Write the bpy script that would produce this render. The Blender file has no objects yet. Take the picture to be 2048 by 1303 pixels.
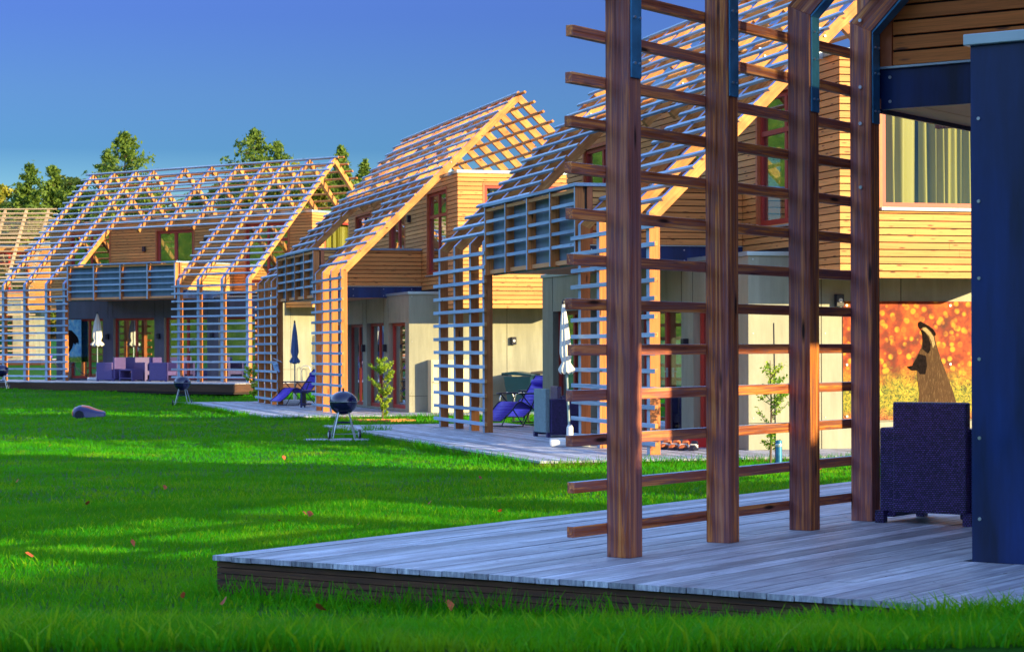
import bpy, bmesh, math, random
import numpy as np
from mathutils import Vector, Matrix
random.seed(7); RNG = np.random.default_rng(7)
R = math.radians
sc = bpy.context.scene
COL = sc.collection

# ---------------------------------------------------------------- camera, sky, sun, exposure
ZC = 1.34                                   # eye height above the near lawn
FPX, HY, ROLL = 4400.46, 697.69, R(0.19)
cam = bpy.data.cameras.new("camera"); camo = bpy.data.objects.new("camera", cam); COL.objects.link(camo)
camo.location = (0, 0, ZC); camo.rotation_euler = (R(90), ROLL, 0)
cam.sensor_width = 36; cam.lens = 36*FPX/2048; cam.shift_y = (HY-651.3)/2048
cam.clip_start = .5; cam.clip_end = 2000
cam.dof.use_dof = True; cam.dof.focus_distance = 20; cam.dof.aperture_fstop = 10
sc.camera = camo
SUN = Vector((.834, -.552, .223)).normalized()
sunl = bpy.data.lights.new("sun", 'SUN'); suno = bpy.data.objects.new("sun", sunl); COL.objects.link(suno)
sunl.energy = 2.25; sunl.angle = R(.5); sunl.color = (1, .80, .38)
suno.rotation_euler = SUN.to_track_quat('Z', 'Y').to_euler()
w = bpy.data.worlds.new("World"); sc.world = w; w.use_nodes = True
nt = w.node_tree; nt.nodes.clear()
def wn(t): return nt.nodes.new(t)
wo = wn('ShaderNodeOutputWorld'); bg = wn('ShaderNodeBackground'); sky = wn('ShaderNodeTexSky')
sky.sky_type = 'NISHITA'; sky.sun_disc = False; sky.sun_elevation = math.asin(SUN.z); sky.sun_rotation = math.atan2(SUN.x, SUN.y)
sky.altitude = 400; sky.air_density = 1.2; sky.dust_density = .3; sky.ozone_density = 2.5
tc = wn('ShaderNodeTexCoord'); sep = wn('ShaderNodeSeparateXYZ'); ramp = wn('ShaderNodeValToRGB')
mul = wn('ShaderNodeMixRGB'); mul.blend_type = 'MULTIPLY'; mul.inputs[0].default_value = 1
nt.links.new(tc.outputs['Generated'], sep.inputs[0]); nt.links.new(sep.outputs['Z'], ramp.inputs[0])
e = ramp.color_ramp.elements                # the tint of the air: cyan near the horizon, violet higher up
e[0].position = 0.0; e[0].color = (.10, .20, .30, 1)
e[1].position = .30; e[1].color = (1.0, .93, 1.0, 1)
for p_, c_ in ((.06, (.095, .165, .25)), (.09, (.044, .092, .19)), (.115, (.052, .089, .192)), (.15, (.054, .078, .205)), (.19, (.07, .09, .23))):
    x_ = e.new(p_); x_.color = (*c_, 1)
nt.links.new(sky.outputs[0], mul.inputs[1]); nt.links.new(ramp.outputs[0], mul.inputs[2])
nt.links.new(mul.outputs[0], bg.inputs[0]); bg.inputs[1].default_value = .15
nt.links.new(bg.outputs[0], wo.inputs[0])
sc.view_settings.view_transform = 'Standard'; sc.view_settings.look = 'None'
sc.view_settings.gamma = 1; sc.view_settings.exposure = 2.26
sc.render.engine = 'CYCLES'
sc.cycles.max_bounces = 8; sc.cycles.transparent_max_bounces = 24
sc.cycles.use_denoising = True

def pix(px, py, z):
    """world x, y of photo pixel on the horizontal plane z (relative to the eye)"""
    dx, dy = px-1024, py-651; c, s = math.cos(ROLL), math.sin(ROLL)
    X, Y = dx*c-dy*s, dx*s+dy*c
    y = -FPX*z/(Y-(HY-651)); return X*y/FPX, y
def ray(px, py, y):
    dx, dy = px-1024, py-651; c, s = math.cos(ROLL), math.sin(ROLL)
    X, Y = dx*c-dy*s, dx*s+dy*c
    return Vector((X*y/FPX, y, ZC-(Y-(HY-651))*y/FPX))

# ---------------------------------------------------------------- materials
MATS = {}
class NB:
    def __init__(s, name):
        s.m = bpy.data.materials.new(name); s.m.use_nodes = True; s.t = s.m.node_tree; s.t.nodes.clear()
        s.out = s.n('ShaderNodeOutputMaterial'); s.p = s.n('ShaderNodeBsdfPrincipled'); s.l(s.p.outputs[0], s.out.inputs[0])
    def n(s, t, **k):
        o = s.t.nodes.new(t)
        for a, b in k.items(): setattr(o, a, b)
        return o
    def l(s, a, b): s.t.links.new(a, b)
    def coord(s, scale=(1, 1, 1), rot=(0, 0, 0), rnd=True):
        tcn = s.n('ShaderNodeTexCoord'); mp = s.n('ShaderNodeMapping'); mp.inputs['Scale'].default_value = scale; mp.inputs['Rotation'].default_value = rot
        if rnd:
            oi = s.n('ShaderNodeObjectInfo'); ml = s.n('ShaderNodeMath', operation='MULTIPLY'); ml.inputs[1].default_value = 37
            ad = s.n('ShaderNodeVectorMath', operation='ADD'); s.l(oi.outputs['Random'], ml.inputs[0])
            s.l(tcn.outputs['Object'], ad.inputs[0]); s.l(ml.outputs[0], ad.inputs[1]); s.l(ad.outputs[0], mp.inputs[0])
        else: s.l(tcn.outputs['Object'], mp.inputs[0])
        return mp.outputs[0]
    def noise(s, vec, scale=5, detail=4, rough=.6, dist=0):
        o = s.n('ShaderNodeTexNoise'); o.inputs['Scale'].default_value = scale; o.inputs['Detail'].default_value = detail
        o.inputs['Roughness'].default_value = rough; o.inputs['Distortion'].default_value = dist
        if vec is not None: s.l(vec, o.inputs['Vector'])
        return o.outputs['Fac']
    def ramp(s, fac, stops):
        o = s.n('ShaderNodeValToRGB'); el = o.color_ramp.elements
        el[0].position, el[0].color = stops[0][0], (*stops[0][1], 1); el[1].position, el[1].color = stops[-1][0], (*stops[-1][1], 1)
        for p, c in stops[1:-1]:
            q = el.new(p); q.color = (*c, 1)
        s.l(fac, o.inputs[0]); return o.outputs[0]
    def mix(s, fac, a, b, mode='MIX'):
        o = s.n('ShaderNodeMixRGB', blend_type=mode)
        for i, v in ((0, fac), (1, a), (2, b)):
            if isinstance(v, (int, float)): o.inputs[i].default_value = v
            elif isinstance(v, tuple): o.inputs[i].default_value = (*v, 1)
            else: s.l(v, o.inputs[i])
        return o.outputs[0]
    def math(s, op, a, b=0):
        o = s.n('ShaderNodeMath', operation=op)
        for i, v in ((0, a), (1, b)):
            if isinstance(v, (int, float)): o.inputs[i].default_value = v
            else: s.l(v, o.inputs[i])
        return o.outputs[0]
    def bump(s, h, strength=.3, dist=.01):
        o = s.n('ShaderNodeBump'); o.inputs['Strength'].default_value = strength; o.inputs['Distance'].default_value = dist
        s.l(h, o.inputs['Height']); s.l(o.outputs[0], s.p.inputs['Normal'])
    def set(s, col=None, rough=None, metal=None, spec=None):
        for k, v in (('Base Color', col), ('Roughness', rough), ('Metallic', metal), ('Specular IOR Level', spec)):
            if v is None: continue
            if isinstance(v, tuple): s.p.inputs[k].default_value = (*v, 1)
            elif isinstance(v, (int, float)): s.p.inputs[k].default_value = v
            else: s.l(v, s.p.inputs[k])
        return s.m

def mul3(c, k): return tuple(min(1, x*k) for x in c)
def wood(name, c, axis, knots=(.10, .03, .01), rough=.6, grain=1.0, streak=None):
    """sawn timber, grain along one axis ('x','y','z' or 'r' for the 44.5 degree roof slope)"""
    b = NB(name)
    L, T = 1.3, (42 if grain > 1 else 45)
    sc_ = {'x': (L, T, T), 'y': (T, L, T), 'z': (T, T, L), 'r': (T, L, T), 'q': (T, L, T)}[axis]
    rot = {'r': (R(-44.5), 0, 0), 'q': (R(44.5), 0, 0)}.get(axis, (0, 0, 0))
    v = b.coord(sc_, rot)
    if axis in 'rq':
        # rotate first, stretch second
        mp = v.node; mp.inputs['Scale'].default_value = (1, 1, 1)
        m2 = b.n('ShaderNodeMapping'); m2.inputs['Scale'].default_value = sc_; b.l(v, m2.inputs[0]); v = m2.outputs[0]
    g = b.noise(v, 1.0, 6, .65, .6)
    v2 = b.coord(tuple(x*.12 for x in sc_) if axis not in 'rq' else (3, 3, 3))
    g2 = b.noise(v2, 1.2, 3, .5)
    k_ = .22 if grain > 1 else .55
    col = b.ramp(g, [(.30 if grain > 1 else .25, mul3(c, k_)), (.5, c), (.70 if grain > 1 else .78, mul3(c, 2-k_))])
    if grain > 1: col = b.ramp(g, [(.30, (.04, .008, .004)), (.42, (.42, .085, .016)), (.49, (.26, .10, .09)), (.55, (.66, .17, .025)), (.68, (.85, .34, .11))])
    col = b.mix(b.ramp(g2, [(.4, (0, 0, 0)), (.65, (.35, .35, .35) if grain > 1 else (.75, .75, .75))]), col, b.mix(g, mul3(streak, .5), mul3(streak, 1.6)))
    # knots
    vo = b.n('ShaderNodeTexVoronoi'); vo.inputs['Scale'].default_value = 1
    ks = {'x': (1.6, 9, 9), 'y': (9, 1.6, 9), 'z': (9, 9, 1.6), 'r': (6, 3, 6), 'q': (6, 3, 6)}[axis]
    b.l(b.coord(ks), vo.inputs['Vector'])
    kf = b.ramp(vo.outputs['Distance'], [(.07, (1, 1, 1)), (.15, (0, 0, 0))])
    col = b.mix(kf, col, knots)
    oi = b.n('ShaderNodeObjectInfo'); hv = b.n('ShaderNodeHueSaturation'); b.l(col, hv.inputs['Color'])
    mr = b.n('ShaderNodeMapRange'); mr.inputs[3].default_value = .8; mr.inputs[4].default_value = 1.2; b.l(oi.outputs['Random'], mr.inputs[0]); b.l(mr.outputs[0], hv.inputs['Value'])
    b.bump(g, .35*grain, .006)
    return b.set(hv.outputs[0], rough, spec=.3)

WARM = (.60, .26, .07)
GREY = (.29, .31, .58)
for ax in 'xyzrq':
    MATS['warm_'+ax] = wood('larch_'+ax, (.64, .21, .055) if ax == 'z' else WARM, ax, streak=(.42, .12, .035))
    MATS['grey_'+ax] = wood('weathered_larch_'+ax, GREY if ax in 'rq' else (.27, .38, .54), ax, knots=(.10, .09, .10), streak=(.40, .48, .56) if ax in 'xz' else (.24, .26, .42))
    MATS['red_'+ax] = wood('red_larch_'+ax, (.42, .115, .040), ax, knots=(.03, .008, .005), grain=1.6, streak=(.25, .13, .19))  # darker red copy of the larch: the near house's shade put into colour
MATS['tan_x'] = wood('sun_tinted_larch_x', (.46, .33, .20), 'x', streak=(.38, .24, .14))  # sun on the farthest house put into its timber colour
def cladding(name, c):
    b = NB(name)
    v = b.coord((1, 1, 1), rnd=True)
    sp = b.n('ShaderNodeSeparateXYZ'); tcn = b.n('ShaderNodeTexCoord'); b.l(tcn.outputs['Object'], sp.inputs[0])
    row = b.math('FLOOR', b.math('MULTIPLY', b.math('ADD', sp.outputs['Z'], .003), 10))
    wnz = b.n('ShaderNodeTexWhiteNoise', noise_dimensions='1D'); b.l(row, wnz.inputs['W'])
    # shift the grain from board to board
    cmb = b.n('ShaderNodeCombineXYZ'); b.l(b.math('MULTIPLY', wnz.outputs[0], 40), cmb.inputs[0]); b.l(b.math('MULTIPLY', wnz.outputs[0], 23), cmb.inputs[1])
    ad = b.n('ShaderNodeVectorMath', operation='ADD'); b.l(tcn.outputs['Object'], ad.inputs[0]); b.l(cmb.outputs[0], ad.inputs[1])
    mp = b.n('ShaderNodeMapping'); mp.inputs['Scale'].default_value = (1.6, 1.6, 60); b.l(ad.outputs[0], mp.inputs[0])
    g = b.noise(mp.outputs[0], 1, 5, .65, .8)
    col = b.ramp(g, [(.25, mul3(c, .62)), (.5, c), (.8, mul3(c, 1.25))])
    vo = b.n('ShaderNodeTexVoronoi'); vo.inputs['Scale'].default_value = 1
    m3 = b.n('ShaderNodeMapping'); m3.inputs['Scale'].default_value = (3.2, 3.2, 16); b.l(ad.outputs[0], m3.inputs[0]); b.l(m3.outputs[0], vo.inputs['Vector'])
    kf = b.ramp(vo.outputs['Distance'], [(.09, (1, 1, 1)), (.2, (0, 0, 0))])
    col = b.mix(kf, col, (.20, .06, .025))
    hv = b.n('ShaderNodeHueSaturation'); b.l(col, hv.inputs['Color'])
    mr = b.n('ShaderNodeMapRange'); mr.inputs[3].default_value = .78; mr.inputs[4].default_value = 1.22; b.l(wnz.outputs[0], mr.inputs[0]); b.l(mr.outputs[0], hv.inputs['Value'])
    b.bump(g, .3, .004)
    return b.set(hv.outputs[0], .6, spec=.3)
MATS['clad'] = cladding('larch_cladding', (.70, .295, .085))
fb_ = NB('dark_fascia_board'); MATS['fascia'] = fb_.set(fb_.ramp(fb_.noise(fb_.coord((.8, 3, 60)), 1, 5, .7), [(.3, (.03, .012, .012)), (.55, (.10, .035, .015)), (.8, (.20, .09, .05))]), .6)
MATS['clad_shade_tint'] = cladding('red_larch_cladding', (.66, .19, .04))  # redder cladding copy, its colour making up for sky-only light on the near wall
def plain(name, c, rough=.5, metal=0, spec=.5, var=.12, scale=3, bump=0):
    b = NB(name); g = b.noise(b.coord((1, 1, 1)), scale, 4, .6)
    col = b.ramp(g, [(.3, mul3(c, 1-var)), (.7, mul3(c, 1+var))])
    if bump: b.bump(b.noise(b.coord((1, 1, 1)), scale*20, 3), bump, .004)
    return b.set(col, rough, metal, spec)
def panelmat(name, c, var=.25):
    b = NB(name); g = b.noise(b.coord((2.5, 2.5, .35)), 1.6, 5, .65); g2 = b.noise(b.coord((1, 1, 1)), 1.1, 5, .7); g3 = b.noise(b.coord((14, 14, .8)), 1.0, 3, .6)
    col = b.ramp(g, [(.3, mul3(c, 1-var)), (.7, mul3(c, 1+var*.6))]); col = b.mix(b.ramp(g2, [(.5, (0, 0, 0)), (.75, (.5, .5, .5))]), col, mul3(c, .62))
    col = b.mix(b.ramp(g3, [(.58, (0, 0, 0)), (.75, (.35, .35, .35))]), col, mul3(c, .6))
    b.bump(g2, .12, .02); return b.set(col, b.ramp(g2, [(.3, (.28, .28, .28)), (.7, (.5, .5, .5))]), spec=.5)
MATS['panel'] = panelmat('fibre_cement_panel', (.30, .29, .22))
MATS['slate'] = panelmat('slate_blue_panel', (.085, .09, .14))
MATS['navy'] = panelmat('shade_navy_panel', (.003, .022, .125), .7)  # deep shade and reflections of near panels put into colour; beams share it
MATS['bluegrey'] = panelmat('blue_grey_panel', (.13, .21, .30))
MATS['zinc'] = plain('zinc_flashing', (.45, .55, .60), .35, .6, var=.08)
MATS['steel'] = plain('galvanised_strap', (.05, .22, .42), .45, .5, var=.25, scale=9)
MATS['bolt'] = plain('bolt', (.6, .62, .66), .3, .9)
MATS['dark'] = plain('dark_backing', (.03, .018, .015), .9)
MATS['room'] = plain('room_wall', (.16, .13, .14), .9)
MATS['redframe'] = plain('red_frame', (.42, .035, .022), .42, var=.1)
MATS['trim'] = plain('orange_trim', (.5, .13, .04), .5, var=.15, scale=8)
MATS['black'] = plain('black_metal', (.012, .012, .03), .35)
MATS['white'] = plain('white_plastic', (.72, .72, .74), .5)
MATS['soffit'] = plain('soffit_board', (.75, .30, .12), .5, var=.12)
MATS['cream'] = plain('cream_door', (.68, .58, .36), .5, var=.04)
def glass(name, tint=(.75, .85, .9), f=.22):
    b = NB(name); tr = b.n('ShaderNodeBsdfTransparent'); tr.inputs[0].default_value = (*tint, 1)
    gl = b.n('ShaderNodeBsdfGlossy'); gl.inputs['Roughness'].default_value = .015; gl.inputs[0].default_value = (.9, .95, 1, 1)
    fr = b.n('ShaderNodeLayerWeight'); fr.inputs[0].default_value = .5
    mx = b.n('ShaderNodeMixShader'); ad = b.math('ADD', b.math('MULTIPLY', b.math('POWER', fr.outputs['Facing'], 4), .7), f)
    b.l(ad, mx.inputs[0]); b.l(tr.outputs[0], mx.inputs[1]); b.l(gl.outputs[0], mx.inputs[2]); b.l(mx.outputs[0], b.out.inputs[0])
    b.t.nodes.remove(b.p); return b.m
MATS['glass'] = glass('window_glass', f=.45)
MATS['clear'] = glass('clear_glass', (.95, .97, .95), .04)
def curtain_mat(name, c):
    b = NB(name); return b.set(c, .5, spec=.4)
MATS['curtain'] = curtain_mat('green_curtain', (.25, .21, .018))
MATS['curtain2'] = curtain_mat('violet_curtain', (.10, .08, .38))
def deckmat():
    b = NB('deck_boards'); tcn = b.n('ShaderNodeTexCoord'); sp = b.n('ShaderNodeSeparateXYZ'); b.l(tcn.outputs['Object'], sp.inputs[0])
    row = b.math('FLOOR', b.math('DIVIDE', b.math('ADD', sp.outputs['Y'], 1.9), .145))
    wz = b.n('ShaderNodeTexWhiteNoise', noise_dimensions='1D'); b.l(row, wz.inputs['W'])
    cmb = b.n('ShaderNodeCombineXYZ'); b.l(b.math('MULTIPLY', wz.outputs[0], 50), cmb.inputs[0]); b.l(b.math('MULTIPLY', wz.outputs[0], 9), cmb.inputs[2])
    ad = b.n('ShaderNodeVectorMath', operation='ADD'); b.l(tcn.outputs['Object'], ad.inputs[0]); b.l(cmb.outputs[0], ad.inputs[1])
    mp = b.n('ShaderNodeMapping'); mp.inputs['Scale'].default_value = (1.1, 42, 10); b.l(ad.outputs[0], mp.inputs[0])
    g = b.noise(mp.outputs[0], 1, 5, .7, .5)
    mp2 = b.n('ShaderNodeMapping'); mp2.inputs['Scale'].default_value = (1.2, 4, 4); b.l(ad.outputs[0], mp2.inputs[0])
    g2 = b.noise(mp2.outputs[0], 1.5, 5, .65)
    col = b.ramp(g, [(.28, (.14, .15, .23)), (.5, (.46, .48, .58)), (.72, (.88, .90, .98))])
    col = b.mix(b.ramp(g2, [(.35, (0, 0, 0)), (.7, (.8, .8, .8))]), col, (.22, .20, .25))
    mp4 = b.n('ShaderNodeMapping'); mp4.inputs['Scale'].default_value = (5, 14, 5); b.l(ad.outputs[0], mp4.inputs[0])
    sp2 = b.noise(mp4.outputs[0], 2.5, 2, .5)
    col = b.mix(b.ramp(sp2, [(.70, (0, 0, 0)), (.76, (.7, .7, .7))]), col, (.06, .045, .05))
    hv = b.n('ShaderNodeHueSaturation'); b.l(col, hv.inputs['Color'])
    mr = b.n('ShaderNodeMapRange'); mr.inputs[3].default_value = .62; mr.inputs[4].default_value = 1.3; b.l(wz.outputs[0], mr.inputs[0]); b.l(mr.outputs[0], hv.inputs['Value'])
    wv = b.n('ShaderNodeTexWave', wave_type='BANDS', bands_direction='Y'); wv.inputs['Scale'].default_value = 1/.0145/2/3.14159*3.14159*.5; wv.inputs['Distortion'].default_value = 0
    b.l(tcn.outputs['Object'], wv.inputs['Vector'])
    b.bump(b.math('ADD', b.math('MULTIPLY', g, .8), b.math('MULTIPLY', wv.outputs['Fac'], .5)), .5, .004)
    return b.set(hv.outputs[0], .55, spec=.35)
MATS['deck'] = deckmat()
def grassmat(name, c1, c2, c3, scale=1.0):
    b = NB(name); v = b.coord((1, 1, 1), rnd=False)
    g = b.noise(v, .55*scale, 5, .6); g2 = b.noise(v, 22*scale, 3, .7)
    col = b.ramp(g, [(.3, c1), (.55, c2), (.75, c3)])
    col = b.mix(b.math('MULTIPLY', g2, .8), col, mul3(c1, .5))
    w_ = b.noise(v, .9, 4, .7); col = b.mix(b.ramp(w_, [(.60, (0, 0, 0)), (.72, (.45, .45, .45))]), col, (.30, .24, .03))
    b.set(col, .5, spec=.12)
    tl = b.n('ShaderNodeBsdfTranslucent'); b.l(b.mix(.14, col, (.90, .62, .01)), tl.inputs[0])
    mx = b.n('ShaderNodeMixShader'); mx.inputs[0].default_value = .5
    b.l(b.p.outputs[0], mx.inputs[1]); b.l(tl.outputs[0], mx.inputs[2]); b.l(mx.outputs[0], b.out.inputs[0])
    return b
bg_ = grassmat('lawn', (.012, .20, .003), (.045, .33, .005), (.13, .42, .008))
bg_.bump(bg_.noise(bg_.coord((1, 1, 1), rnd=False), 60, 4, .8), 1.0, .05)
MATS['lawn'] = bg_.m
MATS['blade'] = grassmat('grass_blades', (.012, .31, .003), (.06, .48, .006), (.34, .60, .012), 1.4).m
MATS['blade2'] = grassmat('yellow_blades', (.14, .48, .006), (.28, .56, .01), (.46, .60, .02), 2).m
def leafmat(name, c1, c2):
    b = NB(name); g = b.noise(b.coord((1, 1, 1)), 1.1, 5, .75)
    col = b.ramp(g, [(.3, c1), (.7, c2)])
    b.set(col, .6, spec=.25)
    tl = b.n('ShaderNodeBsdfTranslucent'); b.l(col, tl.inputs[0]); mx = b.n('ShaderNodeMixShader'); mx.inputs[0].default_value = .35
    b.l(b.p.outputs[0], mx.inputs[1]); b.l(tl.outputs[0], mx.inputs[2]); b.l(mx.outputs[0], b.out.inputs[0])
    return b.m
MATS['needle'] = leafmat('spruce_needles', (.06, .13, .02), (.22, .30, .04))
MATS['leaf'] = leafmat('autumn_leaves', (.12, .22, .02), (.46, .36, .045))
MATS['sapleaf'] = leafmat('sapling_leaves', (.08, .30, .03), (.45, .52, .04))
MATS['bark'] = plain('bark', (.12, .075, .05), .9, var=.4, scale=12, bump=.5)
def weave():
    b = NB('woven_rattan'); v = b.coord((1, 1, 1), rnd=False)
    br = b.n('ShaderNodeTexBrick'); br.inputs['Scale'].default_value = 1; br.offset = .5
    br.inputs['Brick Width'].default_value = .019; br.inputs['Row Height'].default_value = .0125; br.inputs['Mortar Size'].default_value = .0042; br.inputs['Mortar Smooth'].default_value = .6
    br.inputs['Color1'].default_value = (.17, .09, .46, 1); br.inputs['Color2'].default_value = (.045, .025, .16, 1); br.inputs['Mortar'].default_value = (.004, .003, .012, 1)
    sp = b.n('ShaderNodeSeparateXYZ'); b.l(v, sp.inputs[0]); cb = b.n('ShaderNodeCombineXYZ')
    b.l(b.math('ADD', sp.outputs['X'], sp.outputs['Y']), cb.inputs[0]); b.l(sp.outputs['Z'], cb.inputs[1]); b.l(cb.outputs[0], br.inputs['Vector'])
    b.bump(b.math('SUBTRACT', 1, br.outputs['Fac']), .8, .004)
    return b.set(br.outputs['Color'], .4, spec=.6)
MATS['weave'] = weave()
MATS['weave2'] = plain('violet_woven_rattan', (.09, .06, .20), .5, var=.3, scale=50)
MATS['lit_weave'] = plain('light_tinted_weave', (.20, .27, .29), .6, var=.3, scale=60, bump=.4)  # light on one armchair's left faces put into the weave colour
MATS['violet'] = plain('violet_sling', (.12, .05, .62), .6, var=.12, scale=20)
MATS['enamel'] = plain('black_enamel', (.012, .008, .06), .12, spec=.8)
MATS['canvas'] = plain('parasol_canvas', (.72, .70, .66), .8, var=.06)
MATS['canvasblue'] = plain('blue_parasol_canvas', (.16, .27, .58), .8, var=.1)
MATS['teabin'] = plain('green_bin_plastic', (.006, .04, .06), .4)
MATS['brownbin'] = plain('brown_bin_plastic', (.28, .20, .12), .5)
MATS['stone'] = plain('stone_slab', (.42, .38, .50), .8, var=.2, scale=6, bump=.4)
MATS['orange'] = plain('orange_shell', (.75, .14, .06), .3)
MATS['mower'] = plain('violet_grey_shell', (.03, .025, .11), .3)
MATS['fallen'] = plain('fallen_leaf', (.48, .085, .02), .7, var=.4, scale=9)
MATS['redbox'] = plain('red_plastic', (.65, .02, .02), .4)
MATS['cloth'] = plain('pale_blue_towel', (.35, .50, .72), .9, var=.1, scale=15)

# ---------------------------------------------------------------- mesh helpers
class MB:
    def __init__(s): s.v = []; s.f = []; s.m = []
    def face(s, pts, mi=0):
        n = len(s.v); s.v += [tuple(p) for p in pts]; s.f.append(tuple(range(n, n+len(pts)))); s.m.append(mi)
    def box(s, x0, x1, y0, y1, z0, z1, mi=0, fm=None):
        """fm: {'-x','+x','-y','+y','-z','+z': material index}"""
        fm = fm or {}
        x0, x1 = min(x0, x1), max(x0, x1); y0, y1 = min(y0, y1), max(y0, y1); z0, z1 = min(z0, z1), max(z0, z1)
        n = len(s.v); s.v += [(x0, y0, z0), (x1, y0, z0), (x1, y1, z0), (x0, y1, z0), (x0, y0, z1), (x1, y0, z1), (x1, y1, z1), (x0, y1, z1)]
        for k, q in (('-z', (3, 2, 1, 0)), ('+z', (4, 5, 6, 7)), ('-y', (0, 1, 5, 4)), ('+x', (1, 2, 6, 5)), ('+y', (2, 3, 7, 6)), ('-x', (3, 0, 4, 7))):
            s.f.append(tuple(n+i for i in q)); s.m.append(fm.get(k, mi))
        return s
    def prism(s, prof, x0, x1, mi=0, fms=None):
        """profile in (y,z), counter-clockwise seen from +x, extruded in x; fms = material of each side face"""
        n = len(s.v); k = len(prof)
        s.v += [(x0, y, z) for y, z in prof]+[(x1, y, z) for y, z in prof]
        s.f.append(tuple(reversed(range(n, n+k)))); s.m.append(mi); s.f.append(tuple(range(n+k, n+2*k))); s.m.append(mi)
        for i in range(k):
            j = (i+1) % k; s.f.append((n+i, n+j, n+k+j, n+k+i)); s.m.append((fms or {}).get(i, mi))
        return s
    def bar(s, p0, p1, wx, wy, mi=0, up=(0, 0, 1)):
        p0, p1 = Vector(p0), Vector(p1); d = (p1-p0).normalized(); u = Vector(up)
        if abs(d.dot(u)) > .98: u = Vector((1, 0, 0))
        a = d.cross(u).normalized()*wx/2; b = a.cross(d).normalized()*wy/2
        n = len(s.v)
        for p in (p0, p1): s.v += [tuple(p+q) for q in (-a-b, a-b, a+b, -a+b)]
        for q in ((3, 2, 1, 0), (4, 5, 6, 7), (0, 1, 5, 4), (1, 2, 6, 5), (2, 3, 7, 6), (3, 0, 4, 7)): s.f.append(tuple(n+i for i in q)); s.m.append(mi)
        return s
    def tube(s, pts, r, n=8, mi=0, cap=True):
        pts = [Vector(p) for p in pts]; rs = r if isinstance(r, (list, tuple)) else [r]*len(pts)
        base = len(s.v); prev = None
        for i, p in enumerate(pts):
            d = (pts[min(i+1, len(pts)-1)]-pts[max(i-1, 0)]).normalized()
            if prev is None:
                a = d.orthogonal().normalized()
            else: a = (prev-d*prev.dot(d)).normalized()
            prev = a; b = d.cross(a)
            for k in range(n):
                t = 2*math.pi*k/n; s.v.append(tuple(p+(a*math.cos(t)+b*math.sin(t))*rs[i]))
        for i in range(len(pts)-1):
            for k in range(n):
                j = (k+1) % n; s.f.append((base+i*n+k, base+i*n+j, base+(i+1)*n+j, base+(i+1)*n+k)); s.m.append(mi)
        if cap:
            s.f.append(tuple(reversed(range(base, base+n)))); s.m.append(mi)
            e = base+(len(pts)-1)*n; s.f.append(tuple(range(e, e+n))); s.m.append(mi)
        return s
    def lathe(s, prof, n=24, c=(0, 0), mi=0, fold=0, nf=8):
        base = len(s.v)
        for r, z in prof:
            for k in range(n):
                t = 2*math.pi*k/n; rr = r*(1+fold*math.cos(nf*t)); s.v.append((c[0]+rr*math.cos(t), c[1]+rr*math.sin(t), z))
        for i in range(len(prof)-1):
            for k in range(n):
                j = (k+1) % n; s.f.append((base+i*n+k, base+i*n+j, base+(i+1)*n+j, base+(i+1)*n+k)); s.m.append(mi)
        return s
    def build(s, name, mats, parent=None, smooth=False, bevel=0, loc=None):
        me = bpy.data.meshes.new(name); me.from_pydata(s.v, [], s.f)
        mats = mats if isinstance(mats, (list, tuple)) else [mats]
        for m in mats: me.materials.append(MATS[m] if isinstance(m, str) else m)
        me.polygons.foreach_set('material_index', s.m)
        if smooth: me.polygons.foreach_set('use_smooth', [True]*len(s.f))
        me.update()
        o = bpy.data.objects.new(name, me); COL.objects.link(o)
        if parent: o.parent = parent
        if loc is not None: o.location = loc
        if bevel:
            b = o.modifiers.new('bevel', 'BEVEL'); b.width = bevel; b.segments = 2; b.limit_method = 'ANGLE'; b.angle_limit = R(40)
        return o
def tag(o, label=None, cat=None, group=None, kind=None):
    if label: o['label'] = label
    if cat: o['category'] = cat
    if group: o['group'] = group
    if kind: o['kind'] = kind
    return o
def empty(name, loc=(0, 0, 0), rz=0, label=None, cat=None, group=None):
    o = bpy.data.objects.new(name, None); COL.objects.link(o); o.location = loc; o.rotation_euler = (0, 0, rz)
    return tag(o, label, cat, group)
KIDS = {}
def copy_tree(o, parent=None):
    c = o.copy(); COL.objects.link(c)
    if parent: c.parent = parent
    for ch in [x for x in sc.objects if x.parent == o]: copy_tree(ch, c)
    return c
def cells(a0, a1, b0, b1, holes):
    """rectangle minus holes -> list of rectangles"""
    xs = sorted({a0, a1, *[h[0] for h in holes], *[h[1] for h in holes]}); xs = [x for x in xs if a0 <= x <= a1]
    out = []
    for x0, x1 in zip(xs, xs[1:]):
        cut = sorted((h[2], h[3]) for h in holes if h[0] < (x0+x1)/2 < h[1]); y = b0
        for c0, c1 in cut:
            if c0 > y: out.append((x0, x1, y, c0))
            y = max(y, c1)
        if y < b1: out.append((x0, x1, y, b1))
    return out

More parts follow.
